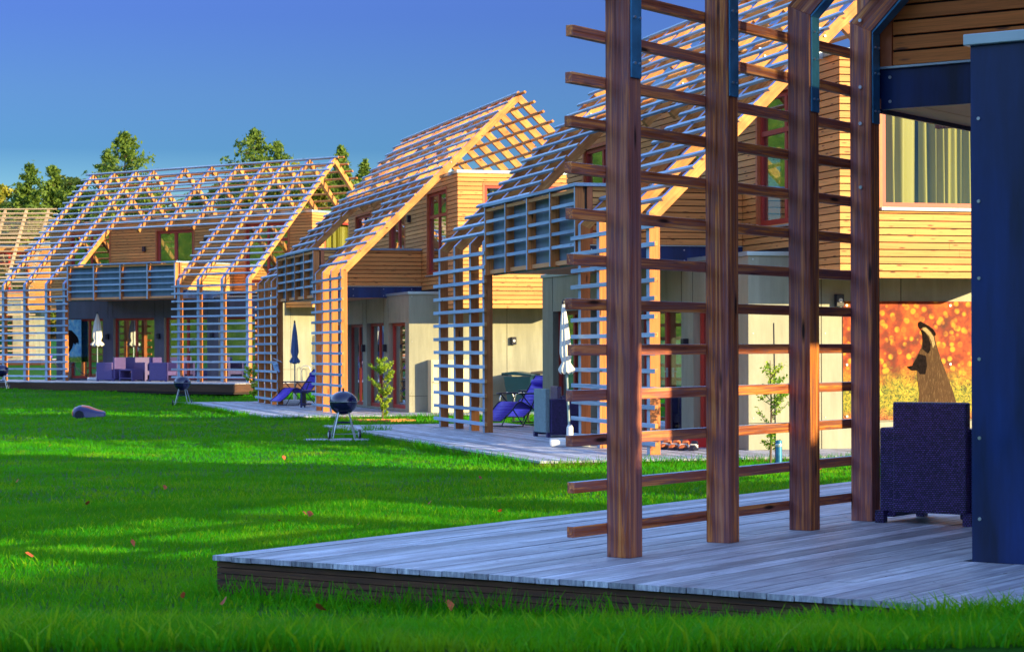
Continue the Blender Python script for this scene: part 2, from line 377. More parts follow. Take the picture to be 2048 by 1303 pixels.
# ---------------------------------------------------------------- ground
GP = [(-50, -.85), (0, -.86), (6.4, -.90), (7.6, -.97), (8.6, -1.22), (9.4, -1.34), (14, -1.345), (20, -1.39), (27, -1.50), (36, -1.535), (60, -1.56), (67, -1.45), (72, -1.30), (80, -1.22), (90, -1.0), (115, -.35), (160, .7), (220, 1.2), (1500, 4)]
def gz(x, y):
    z = float(np.interp(y, [p[0] for p in GP], [p[1] for p in GP]))
    z += .012*math.sin(x*1.7+y*.6)+.010*math.sin(y*1.3-x*.8)
    return z+ZC
def make_ground():
    xs = np.unique(np.concatenate([np.linspace(-14, 14, 57), np.linspace(-40, 40, 41), np.linspace(-900, 900, 25)]))
    ys = np.unique(np.concatenate([np.linspace(-4, 34, 96), np.linspace(34, 100, 67), np.linspace(100, 240, 29), np.linspace(-900, -4, 12), np.linspace(240, 1400, 14)]))
    v = [(float(x), float(y), gz(x, y)) for y in ys for x in xs]; nx = len(xs)
    f = [(j*nx+i, j*nx+i+1, (j+1)*nx+i+1, (j+1)*nx+i) for j in range(len(ys)-1) for i in range(nx-1)]
    me = bpy.data.meshes.new('ground'); me.from_pydata(v, [], f); me.materials.append(MATS['lawn'])
    me.polygons.foreach_set('use_smooth', [True]*len(f))
    o = bpy.data.objects.new('ground', me); COL.objects.link(o); tag(o, kind='structure')
make_ground()

# ---------------------------------------------------------------- houses
POSE = {'A': (-17.728, 76.46, 36.059, -1.02), 'B': (-7.064, 61.146, 74.124, -1.462), 'C': (-1.366, 41.027, 73.852, -1.438), 'D': (7.141, 21.636, 124.721, -1.141),
        'Z': (-34.6, 105, 2, -.40)}
def H(k, u, v, w_=0):
    X, Y, th, z = POSE[k]; t = R(th)
    return Vector((X+u*math.cos(t)+v*math.sin(t), Y-u*math.sin(t)+v*math.cos(t), ZC+z+w_))
PW, PD, P = .127, .152, .245
LP = [0, 1.092, 2.184, 3.068]; RP = [8.475, 9.355, 10.404, 11.503]; MP = [4.62, 5.90, 7.18]
WK, VR, WR = 3.294, 4.212, 7.427
SL = (WR-WK)/VR
VB0, VB1, UB0, UB1, WB0, WB1 = 2.68, 5.74, -.45, 11.95, 2.44, 5.57      # upper body
GV0, GV1, GU0, GU1, GW = 1.78, 6.64, .8, 10.8, 2.8                        # ground body
def boards_wall(mb, plane, c, out, a0, a1, w0, w1, holes=(), mi=0, pitch=.1):
    """boards on the plane x=c ('x') or y=c ('y'); out = +1/-1 outward side; a = other axis"""
    n0 = int(round(w0/pitch)); n1 = int(math.ceil((w1-1e-6)/pitch))
    rnd = random.Random(int(c*100)+int(a0*10))
    for n in range(n0, n1):
        z0, z1 = n*pitch+.008, min((n+1)*pitch-.008, w1)
        if z1-z0 < .01: continue
        js = [a0]; a = a0+rnd.uniform(1, 4)
        while a < a1-.5: js.append(a); a += rnd.uniform(2.2, 4)
        js.append(a1)
        for s0, s1 in zip(js, js[1:]):
            for (p0, p1, q0, q1) in cells(s0+.0015, s1-.0015, z0, z1, [h for h in holes if h[2] < z1 and h[3] > z0]):
                if p1-p0 < .01 or q1-q0 < .01: continue
                t = .022+rnd.uniform(0, .002)
                if plane == 'x': mb.box(c, c+out*t, p0, p1, q0, q1, mi)
                else: mb.box(p0, p1, c, c+out*t, q0, q1, mi)
def window(par, name, plane, c, out, a0, a1, w0, w1, mull=(), trans=(), frame='redframe', fw=.07, trim=True, glassm='glass', handle=False, depth=.10):
    """frame with panes set back from the plane"""
    m = MB()
    def bx(p0, p1, q0, q1, d0, d1, mb=m):
        if plane == 'x': mb.box(c+out*d0, c+out*d1, p0, p1, q0, q1)
        else: mb.box(p0, p1, c+out*d0, c+out*d1, q0, q1)
    d0, d1 = -depth-.05, -depth+.03
    bx(a0, a0+fw, w0, w1, d0, d1); bx(a1-fw, a1, w0, w1, d0, d1); bx(a0+fw, a1-fw, w0, w0+fw*1.2, d0, d1); bx(a0+fw, a1-fw, w1-fw, w1, d0, d1)
    xs = [a0+fw, *mull, a1-fw]
    for x in mull: bx(x-fw*.6, x+fw*.6, w0+fw*1.2, w1-fw, d0, d1-.004)
    for z in trans: bx(a0+fw, a1-fw, z-fw*.5, z+fw*.5, d0+.004, d1+.003)
    f = m.build(name, frame, par)
    g = MB(); g_ = [a0+fw, *mull, a1-fw]; zz = [w0+fw*1.2, *trans, w1-fw]
    for i in range(len(g_)-1):
        for j in range(len(zz)-1):
            g = MB(); l = g_[i]+(fw*.6 if i else 0); r_ = g_[i+1]-(fw*.6 if i < len(g_)-2 else 0)
            b_ = zz[j]+(fw*.5 if j else 0); t_ = zz[j+1]-(fw*.5 if j < len(zz)-2 else 0)
            bx(l, r_, b_, t_, -depth-.012, -depth-.004, g); g.build('pane', glassm, f)
    if trim:
        t = MB(); k = .06
        bx(a0-k, a0+.002, w0-.02, w1+k, -depth, .036, t); bx(a1-.002, a1+k, w0-.02, w1+k, -depth, .036, t); bx(a0, a1, w1+.001, w1+k, -depth, .034, t)
        t.build('window_trim', 'trim', f)
        s_ = MB(); bx(a0-k-.02, a1+k+.02, w0-.045, w0-.02, -depth, .07, s_); s_.build('sill', 'zinc', f)
    if handle:
        x = (mull[0] if mull else a0)+.09; hnd = MB(); bx(x, x+.02, w0+.95, w0+1.1, d1, d1+.03, hnd); bx(x, x+.11, w0+1.03, w0+1.05, d1+.03, d1+.045, hnd); hnd.build('handle', 'zinc', f)
    return f
def curtain(par, plane, c, a0, a1, w0, w1, mat='curtain', amp=.05, waves=13, gap=None, seed=1):
    rnd = random.Random(seed); n = int(waves*14); v = []; f = []; ph = 0; mb = MB(); rows = 8
    offs = [0]; 
    pts = []
    for i in range(n+1):
        t = i/n; ph += 2*math.pi*waves/n*(1+.55*math.sin(t*9+seed)); a = a0+(a1-a0)*t
        pts.append((a, amp*math.sin(ph)*(.7+.5*math.sin(t*17)), ph))
    for i in range(n):
        (aa, da, pa), (ab, db, pb) = pts[i], pts[i+1]
        if gap and gap[0] < aa < gap[1]: continue
        for j in range(rows):
            z0 = w0+(w1-w0)*j/rows; z1 = w0+(w1-w0)*(j+1)/rows
            def q(a, d, p_, z):
                s_ = .02*math.sin(p_*.5)*(1-(z-w0)/(w1-w0)); k = .75+.4*(1-(z-w0)/(w1-w0))
                return (c+d*k, a+s_, z) if plane == 'x' else (a+s_, c+d*k, z)
            mb.face([q(aa, da, pa, z0), q(ab, db, pb, z0), q(ab, db, pb, z1), q(aa, da, pa, z1)])
    me = mb.build('curtain', mat, par, smooth=True)
    bm = bmesh.new(); bm.from_mesh(me.data); bmesh.ops.remove_doubles(bm, verts=bm.verts, dist=1e-4); bm.to_mesh(me.data); bm.free()
    return me

WIN_FRONT = {'win0': (.62, 2.56, 3.3, 5.14), 'door': (4.88, 6.62, 3.02, 5.12), 'win1': (9.05, 10.93, 3.26, 5.20)}
GRD = {'w0': (1.45, 3.15, .06, 2.12), 'd0': (3.66, 5.64, .04, 2.12), 'd1': (6.10, 8.10, .04, 2.12), 'w1': (8.62, 10.40, .06, 2.10)}
def make_house(k, near=False):
    """k only picks materials; geometry is the same design everywhere"""
    X, Y, th, z = POSE[k]
    root = empty('timber_house', (X, Y, ZC+z), -R(th))
    side = 'red_' if near else 'warm_'; face = 'red_' if near else 'grey_'
    # --- posts and slats
    for p in LP+RP:
        m = MB().prism([(0, 0), (PD, 0), (PD, WK-.071), (0, WK)], p, p+PW, 0, {3: 1})
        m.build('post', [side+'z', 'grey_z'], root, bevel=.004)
    for u0, u1 in ((-.22, LP[3]+.305), (RP[0]-.22, RP[3]+PW+.33)):
        for n in range(13):
            t = .184+n*P; j = random.uniform(-.012, .012)
            m = MB().box(u0+j, u1+random.uniform(-.012, .012), -.047, -.001, t-.060, t, 0, {'-y': 1, '+z': 1})
            wa, wb = random.uniform(-.005, .005), random.uniform(-.005, .005); m.v = [(x, y, z_+(wa if x < (u0+u1)/2 else wb)) for x, y, z_ in m.v]
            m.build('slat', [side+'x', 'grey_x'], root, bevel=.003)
    # --- rafters front and back
    def raf(p, v0, name='rafter', back=False, full=False):
        w_top = lambda v: WK+SL*v
        off = .22; q = VR
        if full: pr = [(0, WK), (PD, WK-.071), (q, WR-off), (q, WR)]
        else: pr = [(v0, w_top(v0)), (v0+.11, w_top(v0+.11)-off), (q, WR-off), (q, WR)]
        if back: pr = [(2*VR-y, zz) for y, zz in reversed(pr)]
        ix = (3 if not back else 3)
        # side index of the upper sloping face
        fm = {}
        for i in range(4):
            (ya, za), (yb, zb) = pr[i], pr[(i+1) % 4]
            if abs((za+zb)/2-(WR+((w_top(v0) if not full else WK)))/2) < .02: fm[i] = 1
        d = 0
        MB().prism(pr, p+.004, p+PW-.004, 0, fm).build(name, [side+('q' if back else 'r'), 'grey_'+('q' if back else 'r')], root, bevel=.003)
    for p in LP+RP: raf(p, 0, full=True)
    for p in MP: raf(p, 1.9)
    for p in LP+MP+RP: raf(p, 1.9 if p in MP else 1.2, back=True)
    # --- roof battens
    dirf = Vector((0, 1, SL)).normalized(); nrm = Vector((0, -SL, 1)).normalized()
    for n in range(19):
        v = 4.165-.2225*n
        segs = [(-.22, RP[3]+PW+.2)] if n <= 10 else [(-.22, LP[3]+PW+.06), (RP[0]-.18, RP[3]+PW+.2)]
        for s0, s1 in segs:
            c0 = Vector((0, v, WK+SL*v))
            a = c0+nrm*.001-dirf*.03; b = c0+nrm*.001+dirf*.03; pr = [(a.y, a.z), (b.y, b.z), ((b+nrm*.045).y, (b+nrm*.045).z), ((a+nrm*.045).y, (a+nrm*.045).z)]
            MB().prism(pr, s0+random.uniform(-.015, .015), s1+random.uniform(-.015, .015), 0, {2: 1, 3: 1}).build('roof_batten', [side+'x', 'grey_x'], root, bevel=.003)
    for n in range(13):
        v = 4.26+.2225*n; c0 = Vector((0, v, WR-SL*(v-VR))); n2 = Vector((0, SL, 1)).normalized(); d2 = Vector((0, 1, -SL)).normalized()
        a = c0+n2*.001-d2*.03; b = c0+n2*.001+d2*.03; pr = [(a.y, a.z), (b.y, b.z), ((b+n2*.045).y, (b+n2*.045).z), ((a+n2*.045).y, (a+n2*.045).z)]
        MB().prism(pr, -.22, RP[3]+PW+.33, 0).build('roof_batten', ['warm_x', 'grey_x'], root)
    # --- bracket plates between parapet and rafters
    for p in LP+MP+RP:
        m = MB().box(p-.012, p-.002, VB0-.12, VB0-.05, WB1-.10, WB1+.34)
        b = m.build('bracket', 'zinc', root)
        bo = MB()
        for zz in (.08, .22): bo.tube([(p-.013, VB0-.085, WB1+zz), (p-.022, VB0-.085, WB1+zz)], .014)
        bo.tube([(p+PW+.001, VB0-.085, WB1+.2), (p+PW+.014, VB0-.085, WB1+.2)], .016); bo.build('bolt', 'bolt', b)
    # --- upper body: dark core with openings, boards outside, flashing
    hf = list(WIN_FRONT.values()); hs = [(3.30, 5.10, 3.38, 5.22)]
    m = MB(); T = .14
    for a0, a1, b0, b1 in cells(UB0, UB1, WB0+.1, WB1-.07, hf): m.box(a0, a1, VB0, VB0+T, b0, b1)
    for a0, a1, b0, b1 in cells(VB0+T, VB1, WB0+.1, WB1-.07, hs): m.box(UB1-T, UB1, a0, a1, b0, b1)
    m.box(UB0, UB0+T, VB0+T, VB1, WB0+.1, WB1-.07); 
    for a0, a1, b0, b1 in cells(UB0+T, UB1-T, WB0+.1, WB1-.07, [(1, 3, 3.4, 5.1), (6, 10, 3.4, 5.1)]): m.box(a0, a1, VB1-T, VB1, b0, b1)
    m.box(UB0+T, UB1-T, VB0+T, VB1-T, WB1-.2, WB1-.08); m.box(UB0+T, UB1-T, VB0+T, VB1-T, WB0+.2, WB0+.42)
    m.box(UB1-1.3, UB1-1.2, VB0+T, VB1-T, WB0+.43, WB1-.21)
    m.build('wall_core', 'dark', root)
    m = MB()
    boards_wall(m, 'y', VB0, -1, UB0-.02, UB1+.0, GW+.1, WB1-.08, hf)
    boards_wall(m, 'y', VB0, -1, GU1+.0, UB1+.0, WB0, GW+.1)
    boards_wall(m, 'y', VB0, -1, UB0-.02, GU0, WB0, GW+.1)
    boards_wall(m, 'x', UB1, 1, VB0-.022, VB1+.02, WB0, WB1-.08, hs)
    boards_wall(m, 'x', UB0, -1, VB0, VB1+.02, WB0, WB1-.08)
    boards_wall(m, 'y', VB1, 1, UB0-.02, UB1+.02, WB0, WB1-.08, [(1, 3, 3.4, 5.1), (6, 10, 3.4, 5.1)])
    m.build('upper_wall', 'clad', root)
    m = MB().box(UB0-.05, UB1+.05, VB0-.05, VB1+.05, WB1-.075, WB1); m.build('flashing', 'zinc', root, bevel=.006)
    m = MB()
    for (a, b) in ((GU1, UB1), (UB0, GU0)):
        for i in range(24):
            v0 = VB0+i*(VB1-VB0)/24; m.box(a+.01, b-.01, v0+.004, v0+(VB1-VB0)/24-.004, WB0+.01, WB0+.03)
    m.box(GU1, UB1-.03, VB0+.03, VB1-.03, WB0+.04, WB0+.1, 1)
    m.build('overhang_soffit', ['soffit', 'dark'], root)
    f = window(root, 'window', 'y', VB0, -1, *WIN_FRONT['win0'], mull=(1.6,), depth=.05)
    f = window(root, 'window', 'y', VB0, -1, *WIN_FRONT['win1'], mull=(10.0,), trans=(4.64,), depth=.05)
    curtain(root, 'y', VB0+.25, 9.15, 10.85, 4.6, 5.2, 'curtain2', .04, 7, seed=5)
    f = window(root, 'balcony_door', 'y', VB0, -1, *WIN_FRONT['door'], mull=(5.75,), fw=.10, handle=True, depth=.05)
    f = window(root, 'window', 'x', UB1, 1, 3.30, 5.10, 3.38, 5.22, fw=.06, glassm='clear', depth=.03, trim=False)
    m = MB().box(UB1, UB1+.075, 3.27, 5.13, 3.34, 3.382); m.build('sill', 'white', f)
    m = MB().box(UB1, UB1+.030, 3.25, 3.298, 3.34, 5.28).box(UB1, UB1+.030, 5.102, 5.15, 3.34, 5.28).box(UB1, UB1+.031, 3.298, 5.102, 5.222, 5.28); m.build('window_trim', 'trim', f)
    curtain(root, 'x', UB1-.24, 3.30, 5.2, 3.30, 5.3, 'curtain', .075, 13, gap=(3.93, 3.97), seed=2)
    # --- ground body
    T = .26; hg = list(GRD.values()); m = MB()
    hb = [(3, 5.2, .2, 2.5), (6, 10.6, .2, 2.66)]
    for a0, a1, b0, b1 in cells(GU0, GU1, 0, GW-.04, hg): m.box(a0, a1, GV0, GV0+T, b0, b1, 0, {'-x': 1, '+x': 2, '-z': 1})
    pm = 'navy' if near else 'panel'  # same panel on the near house, darkened to navy for its shade
    m.box(GU1-T, GU1, GV0+T, GV1, 0, GW-.04, 2).box(GU0, GU0+T, GV0+T, GV1, 0, GW-.04, 2)
    for a0, a1, b0, b1 in cells(GU0+T, GU1-T, 0, GW-.04, hb): m.box(a0, a1, GV1-T, GV1, b0, b1, 2)
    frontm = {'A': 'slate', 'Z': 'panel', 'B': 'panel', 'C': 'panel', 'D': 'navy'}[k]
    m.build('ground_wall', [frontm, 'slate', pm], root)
    # facing panels with joints and screws
    fj = MB(); sw = MB()
    for x in (1.44, 3.40, 3.64, 5.66, 6.08, 8.12, 8.60): fj.box(x-.004, x+.004, GV0-.004, GV0+.01, 2.125, GW-.04)
    for v in (2.9, 4.15, 5.4): fj.box(GU1-.01, GU1+.004, v-.004, v+.004, .0, GW-.04)
    if not near: fj.box(GU1-.01, GU1+.0035, GV0, GV1, .375, .383)
    fj.build('panel_joint', 'dark', root)
    vs = [GV0+.045] if near else [GV0+.07, 2.84, 2.96, 4.08, 4.22, 5.34]
    for v in vs:
        for zz in ((.23, .66, 1.08, 1.51, 1.92, 2.36) if near else (.45, 1.65, 2.7)): MB().tube([(GU1, v, zz), (GU1+.006, v, zz)], .010, 6).build('screw', 'bolt', root)

    m = MB().box(GU0-.03, GU1+.03, GV0-.03, GV1+.03, GW-.05, GW+.01); m.build('roof_edge', 'zinc', root, bevel=.005)
    m = MB().box(GU0+T, GU1-T, GV0+T, GV1-T, .0, .02).box(5.85, 5.95, GV0+T+1.6, GV1-T, .02, 2.7); m.build('room_floor', 'room', root)
    fg = 'clear' if near else 'glass'
    window(root, 'window', 'y', GV0, -1, *GRD['w0'], mull=(2.35,), trim=False, depth=.14, glassm=fg)
    window(root, 'glass_door', 'y', GV0, -1, *GRD['d0'], mull=(4.66,), trim=False, handle=True, depth=.14, glassm=fg)
    window(root, 'glass_door', 'y', GV0, -1, *GRD['d1'], mull=(7.10,), trim=False, handle=True, depth=.14, glassm=fg)
    window(root, 'window', 'y', GV0, -1, *GRD['w1'], mull=(), trim=False, depth=.14, glassm=fg)
    for hh in hb: window(root, 'window', 'y', GV1, 1, *hh, mull=((hh[0]+hh[1])/2,), trim=False, glassm='clear')
    # wall lamps
    for u, v, zz in ((3.40, GV0, 1.50), (5.87, GV0, 1.50), (8.36, GV0, 1.50), (4.3, VB0-.02, 4.52), (7.24, VB0-.02, 4.72)):
        m = MB().box(u-.06, u+.06, v-.09, v, zz-.09, zz+.09); m.build('wall_lamp', 'black', root, bevel=.006)
    # --- balcony
    bu0, bu1 = LP[3]+PW+.12, RP[0]-.045
    m = MB().box(bu0, bu1, .15, VB0-.03, 2.80, 2.96); m.build('balcony_floor', 'slate', root)
    m = MB()
    for i in range(5): m.box(bu0+.004, bu1-.004, .05+i*.36, .05+i*.36+.352, 2.73, 2.795)
    m.build('balcony_soffit', 'soffit', root)
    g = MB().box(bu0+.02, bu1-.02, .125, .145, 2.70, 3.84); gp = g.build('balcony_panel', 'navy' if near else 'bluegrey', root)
    for i in range(5):
        u = bu0+(bu1-bu0-.06)*i/4
        MB().box(u, u+.06, -.03, .122, 2.71, 3.87, 0, {'-y': 1}).build('balcony_post', [side+'z', 'grey_z'], root, bevel=.003)
        if i < 4:
            for zz in (3.84, 3.645, 3.44, 3.235, 3.03):
                MB().box(u+.061, u+(bu1-bu0-.06)/4-.001, -.012, .033, zz-.05, zz, 0, {'-y': 1, '+z': 1} if zz < 3.8 else {}).build('balcony_rail', ['warm_x', 'grey_x'], root)
    m = MB().box(bu0-.02, bu1+.06, -.05, .10, 3.872, 3.92).box(bu1-.05, bu1+.06, .10, VB0-.03, 3.872, 3.92); m.build('handrail', 'grey_x', root, bevel=.003)
    m = MB(); boards_wall(m, 'x', bu1+.0, 1, PD+.09, VB0-.03, 3.0, 3.87); boards_wall(m, 'x', bu1-.06, -1, PD+.09, VB0-.03, 3.0, 3.87)
    m.box(bu1-.058, bu1-.002, .08, VB0-.04, 3.0, 3.868, 1); m.build('balcony_side', ['clad_shade_tint' if near else 'clad', 'dark'], root)
    MB().box(bu1-.01, bu1+.032, PD+.003, PD+.085, 3.0, 3.868).build('corner_trim', 'trim', root)
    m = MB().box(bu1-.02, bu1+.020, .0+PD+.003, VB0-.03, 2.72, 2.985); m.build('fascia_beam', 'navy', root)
    m = MB().box(bu1-.02, bu1+.05, PD+.003, VB0-.03, 2.986, 3.0); m.build('flashing', 'zinc', root)
    for v in (.22, .95, 1.7, 2.4):
        for zz in (2.77, 2.93): MB().tube([(bu1+.02, v, zz), (bu1+.026, v, zz)], .011, 8).build('screw', 'bolt', root)
    m = MB(); boards_wall(m, 'x', bu0+.06, -1, PD+.09, VB0-.03, 3.0, 3.87); m.build('balcony_side', 'clad', root)
    if near:
        # bent straps and coach bolts that show at this distance
        for p in RP+LP:
            wl = WK-.071; z0 = 2.62
            pr = [(PD+.001, z0), (PD+.012, z0), (PD+.012, wl-.02), (PD+.9, wl-.02+.9*SL*.985), (PD+.9, wl+.9*SL*.985), (PD+.001, wl)]
            pr = [(PD+.001, z0), (PD+.012, z0), (PD+.012, wl-.01), (PD+.80, wl-.015+.788*SL), (PD+.80, wl-.001+.80*SL), (PD+.001, wl)]
            s_ = MB().prism(pr, p+.012, p+PW-.012).build('steel_strap', 'steel', root, bevel=.002)
            bo = MB()
            for zz in (2.70, 2.95, 3.12):
                for du in (.035, .09): bo.tube([(p+du, PD+.012, zz), (p+du, PD+.022, zz)], .008, 8)
            bo.build('bolt', 'bolt', s_)
        bo = MB()
        for zz in (2.2, 2.62, 2.86, 3.3): bo.tube([(RP[0]+PW, .08, zz), (RP[0]+PW+.012, .08, zz)], .012, 8)
        bo.build('coach_bolt', 'bolt', root)
    return root
HG = 'timber houses with slatted roofs along the lawn'
def deck(k, fas=.22, u0=-1.55, u1=12.74, label=''):
    X, Y, th, z = POSE[k]
    root = empty('timber_deck', (X, Y, ZC+z), -R(th), label, 'deck', 'timber decks in front of the houses')
    m = MB(); rnd = random.Random(ord(k)); n = int((6.6+1.9)/.145)
    for i in range(n):
        v = -1.9+i*.145; a = u0 if v < GV0-.1 else GU1+.005
        js = [a]; x = a+rnd.uniform(1.5, 4)
        while x < u1-.6: js.append(x); x += rnd.uniform(2.5, 4)
        js.append(u1+rnd.uniform(-.004, .004))
        for s0, s1 in zip(js, js[1:]):
            dz = rnd.uniform(-.0015, .0015); m.box(s0+.002, s1-.002, v+.0045, v+.1405, -.028+dz, dz)
    m.build('deck_boards', 'deck', root)
    m = MB(); H_ = fas; i = 0; z_ = -.034
    while z_ > -fas:
        m.box(u1-.05, u1-.028, -1.88, 6.5, z_-.030, z_, i % 2); m.box(u0+.03, u0+.05, -1.88, GV0, z_-.030, z_, i % 2)
        m.box(u0+.03, u1-.03, -1.885, -1.865, z_-.030, z_, i % 2)
        z_ -= .034; i += 1
    m.build('deck_fascia', ['fascia', 'fascia'], root)
    m = MB().box(u0+.06, u1-.06, -1.86, GV0-.02, -fas-.1, -.036).box(GU1+.02, u1-.06, GV0-.02, 6.5, -fas-.1, -.036); m.build('deck_frame', 'dark', root)
    return root

hA = make_house('A')
def dup(src, k, hide=()):
    c = copy_tree(src); X, Y, th, z = POSE[k]; c.location = (X, Y, ZC+z); c.rotation_euler = (0, 0, -R(th)); return c
hB = dup(hA, 'B'); hC = dup(hB, 'C'); hZ = dup(hA, 'Z')
for hh in (hB, hC, hZ):
    for ch in list(sc.objects):
        if ch.parent == hh and ch.name.startswith('ground_wall'):
            ch.data = ch.data.copy(); ch.data.materials[0] = MATS['panel']
vm = {}
for ch in [o for o in sc.objects if o.parent == hZ and o.name.split('.')[0] in ('slat', 'roof_batten', 'rafter', 'post')]:
    k_ = ch.data.name
    if k_ not in vm:
        d = ch.data.copy(); vm[k_] = d
        if len(d.materials) > 1: d.materials[1] = MATS['tan_x']; d.materials[0] = MATS['tan_x']
    ch.data = vm[k_]
for ch in [o for o in sc.objects if o.parent == hZ and o.name.startswith('rafter') and max(v.co.y for v in o.data.vertices) > 4.5]: bpy.data.objects.remove(ch)
hD = make_house('D', near=True)
tag(hA, 'timber house standing broadside at the back left, its long slatted roof facing the lawn', 'house', HG)
tag(hB, 'timber house second from the left, its sunlit slatted gable between two other houses', 'house', HG)
tag(hC, 'timber house with the badger picture, seen through the large near posts', 'house', HG)
tag(hD, 'nearest timber house with posts and slats shaded dark red and a panelled corner shaded navy', 'house', HG)
tag(hZ, 'farthest timber house, sunlit, cut off by the left edge of the photo', 'house', HG)
deck('A', .24, label='long low wooden deck along the far broadside house with the pale parasol')
deck('B', .14, label='grey deck behind the middle kettle grill, under the blue parasol')
deck('C', .14, label='grey deck carrying two violet loungers and a white parasol')
deck('D', .24, label='large blue grey deck in the foreground with its corner over the grass')
deck('Z', .24, label='deck of the farthest house at the left edge of the photo')

#__OBJECTS__
# ---------------------------------------------------------------- picture walls on the houses
def bokeh():
    b = NB('autumn_picture'); v = b.coord((1, 1, 1), rnd=False); sp = b.n('ShaderNodeSeparateXYZ'); b.l(v, sp.inputs[0])
    vo = b.n('ShaderNodeTexVoronoi'); vo.inputs['Scale'].default_value = 9; b.l(v, vo.inputs['Vector'])
    n1 = b.noise(v, 3.2, 4, .6); n2 = b.noise(v, 13, 4, .7, 2.0)
    base = b.ramp(n1, [(.32, (.07, .006, .002)), (.46, (.22, .016, .002)), (.58, (.42, .055, .003)), (.75, (.58, .13, .008))])
    spots = b.ramp(vo.outputs['Distance'], [(.30, (1, 1, 1)), (.46, (0, 0, 0))])
    sc_ = b.mix(b.math('MULTIPLY', b.n('ShaderNodeMath').outputs[0], 1), (1, .45, .02), (1, .62, .05))
    up = b.mix(b.mix(.8, spots, b.ramp(b.noise(v, 5, 2), [(.42, (0, 0, 0)), (.56, (1, 1, 1))]), 'MULTIPLY'), base, (.70, .27, .010))
    low = b.ramp(n2, [(.36, (.04, .02, .004)), (.45, (.12, .15, .01)), (.54, (.32, .22, .010)), (.66, (.48, .40, .04))])
    fl = b.ramp(n2, [(.4, (.10, .015, .006)), (.6, (.50, .15, .04))])
    h1 = b.n('ShaderNodeMapRange'); h1.inputs[1].default_value = 1.22; h1.inputs[2].default_value = .85
    b.l(b.math('ADD', sp.outputs['Z'], b.math('MULTIPLY', b.noise(v, 6, 3), .5)), h1.inputs[0]); h1.inputs[1].default_value = 1.45; h1.inputs[2].default_value = 1.1
    h2 = b.n('ShaderNodeMapRange'); b.l(b.math('ADD', sp.outputs['Z'], b.math('MULTIPLY', b.noise(v, 6, 3), .3)), h2.inputs[0]); h2.inputs[1].default_value = .72; h2.inputs[2].default_value = .58
    c = b.mix(h1.outputs[0], up, low); c = b.mix(h2.outputs[0], c, fl)
    return b.set(c, .5, spec=.2)
def fur():
    b = NB('printed_fur'); v = b.coord((1, 70, 9), (R(12), 0, 0), rnd=False); g = b.noise(v, 1.0, 4, .7, .5); g2 = b.noise(b.coord((1, 1, 1), rnd=False), 4, 3)
    c = b.ramp(g, [(.34, (.05, .022, .012)), (.50, (.035, .018, .008)), (.60, (.11, .06, .028)), (.74, (.32, .22, .11))])
    c = b.mix(b.math('MULTIPLY', g2, .6), c, (.14, .07, .03)); return b.set(c, .7, spec=.1)
MATS['bokeh'] = bokeh(); MATS['fur'] = fur()
MATS['furdark'] = plain('printed_dark_fur', (.010, .006, .006), .8, var=.7, scale=40, spec=.05); MATS['furlight'] = plain('printed_pale_fur', (.34, .25, .12), .8, var=.35, scale=30, spec=.05)
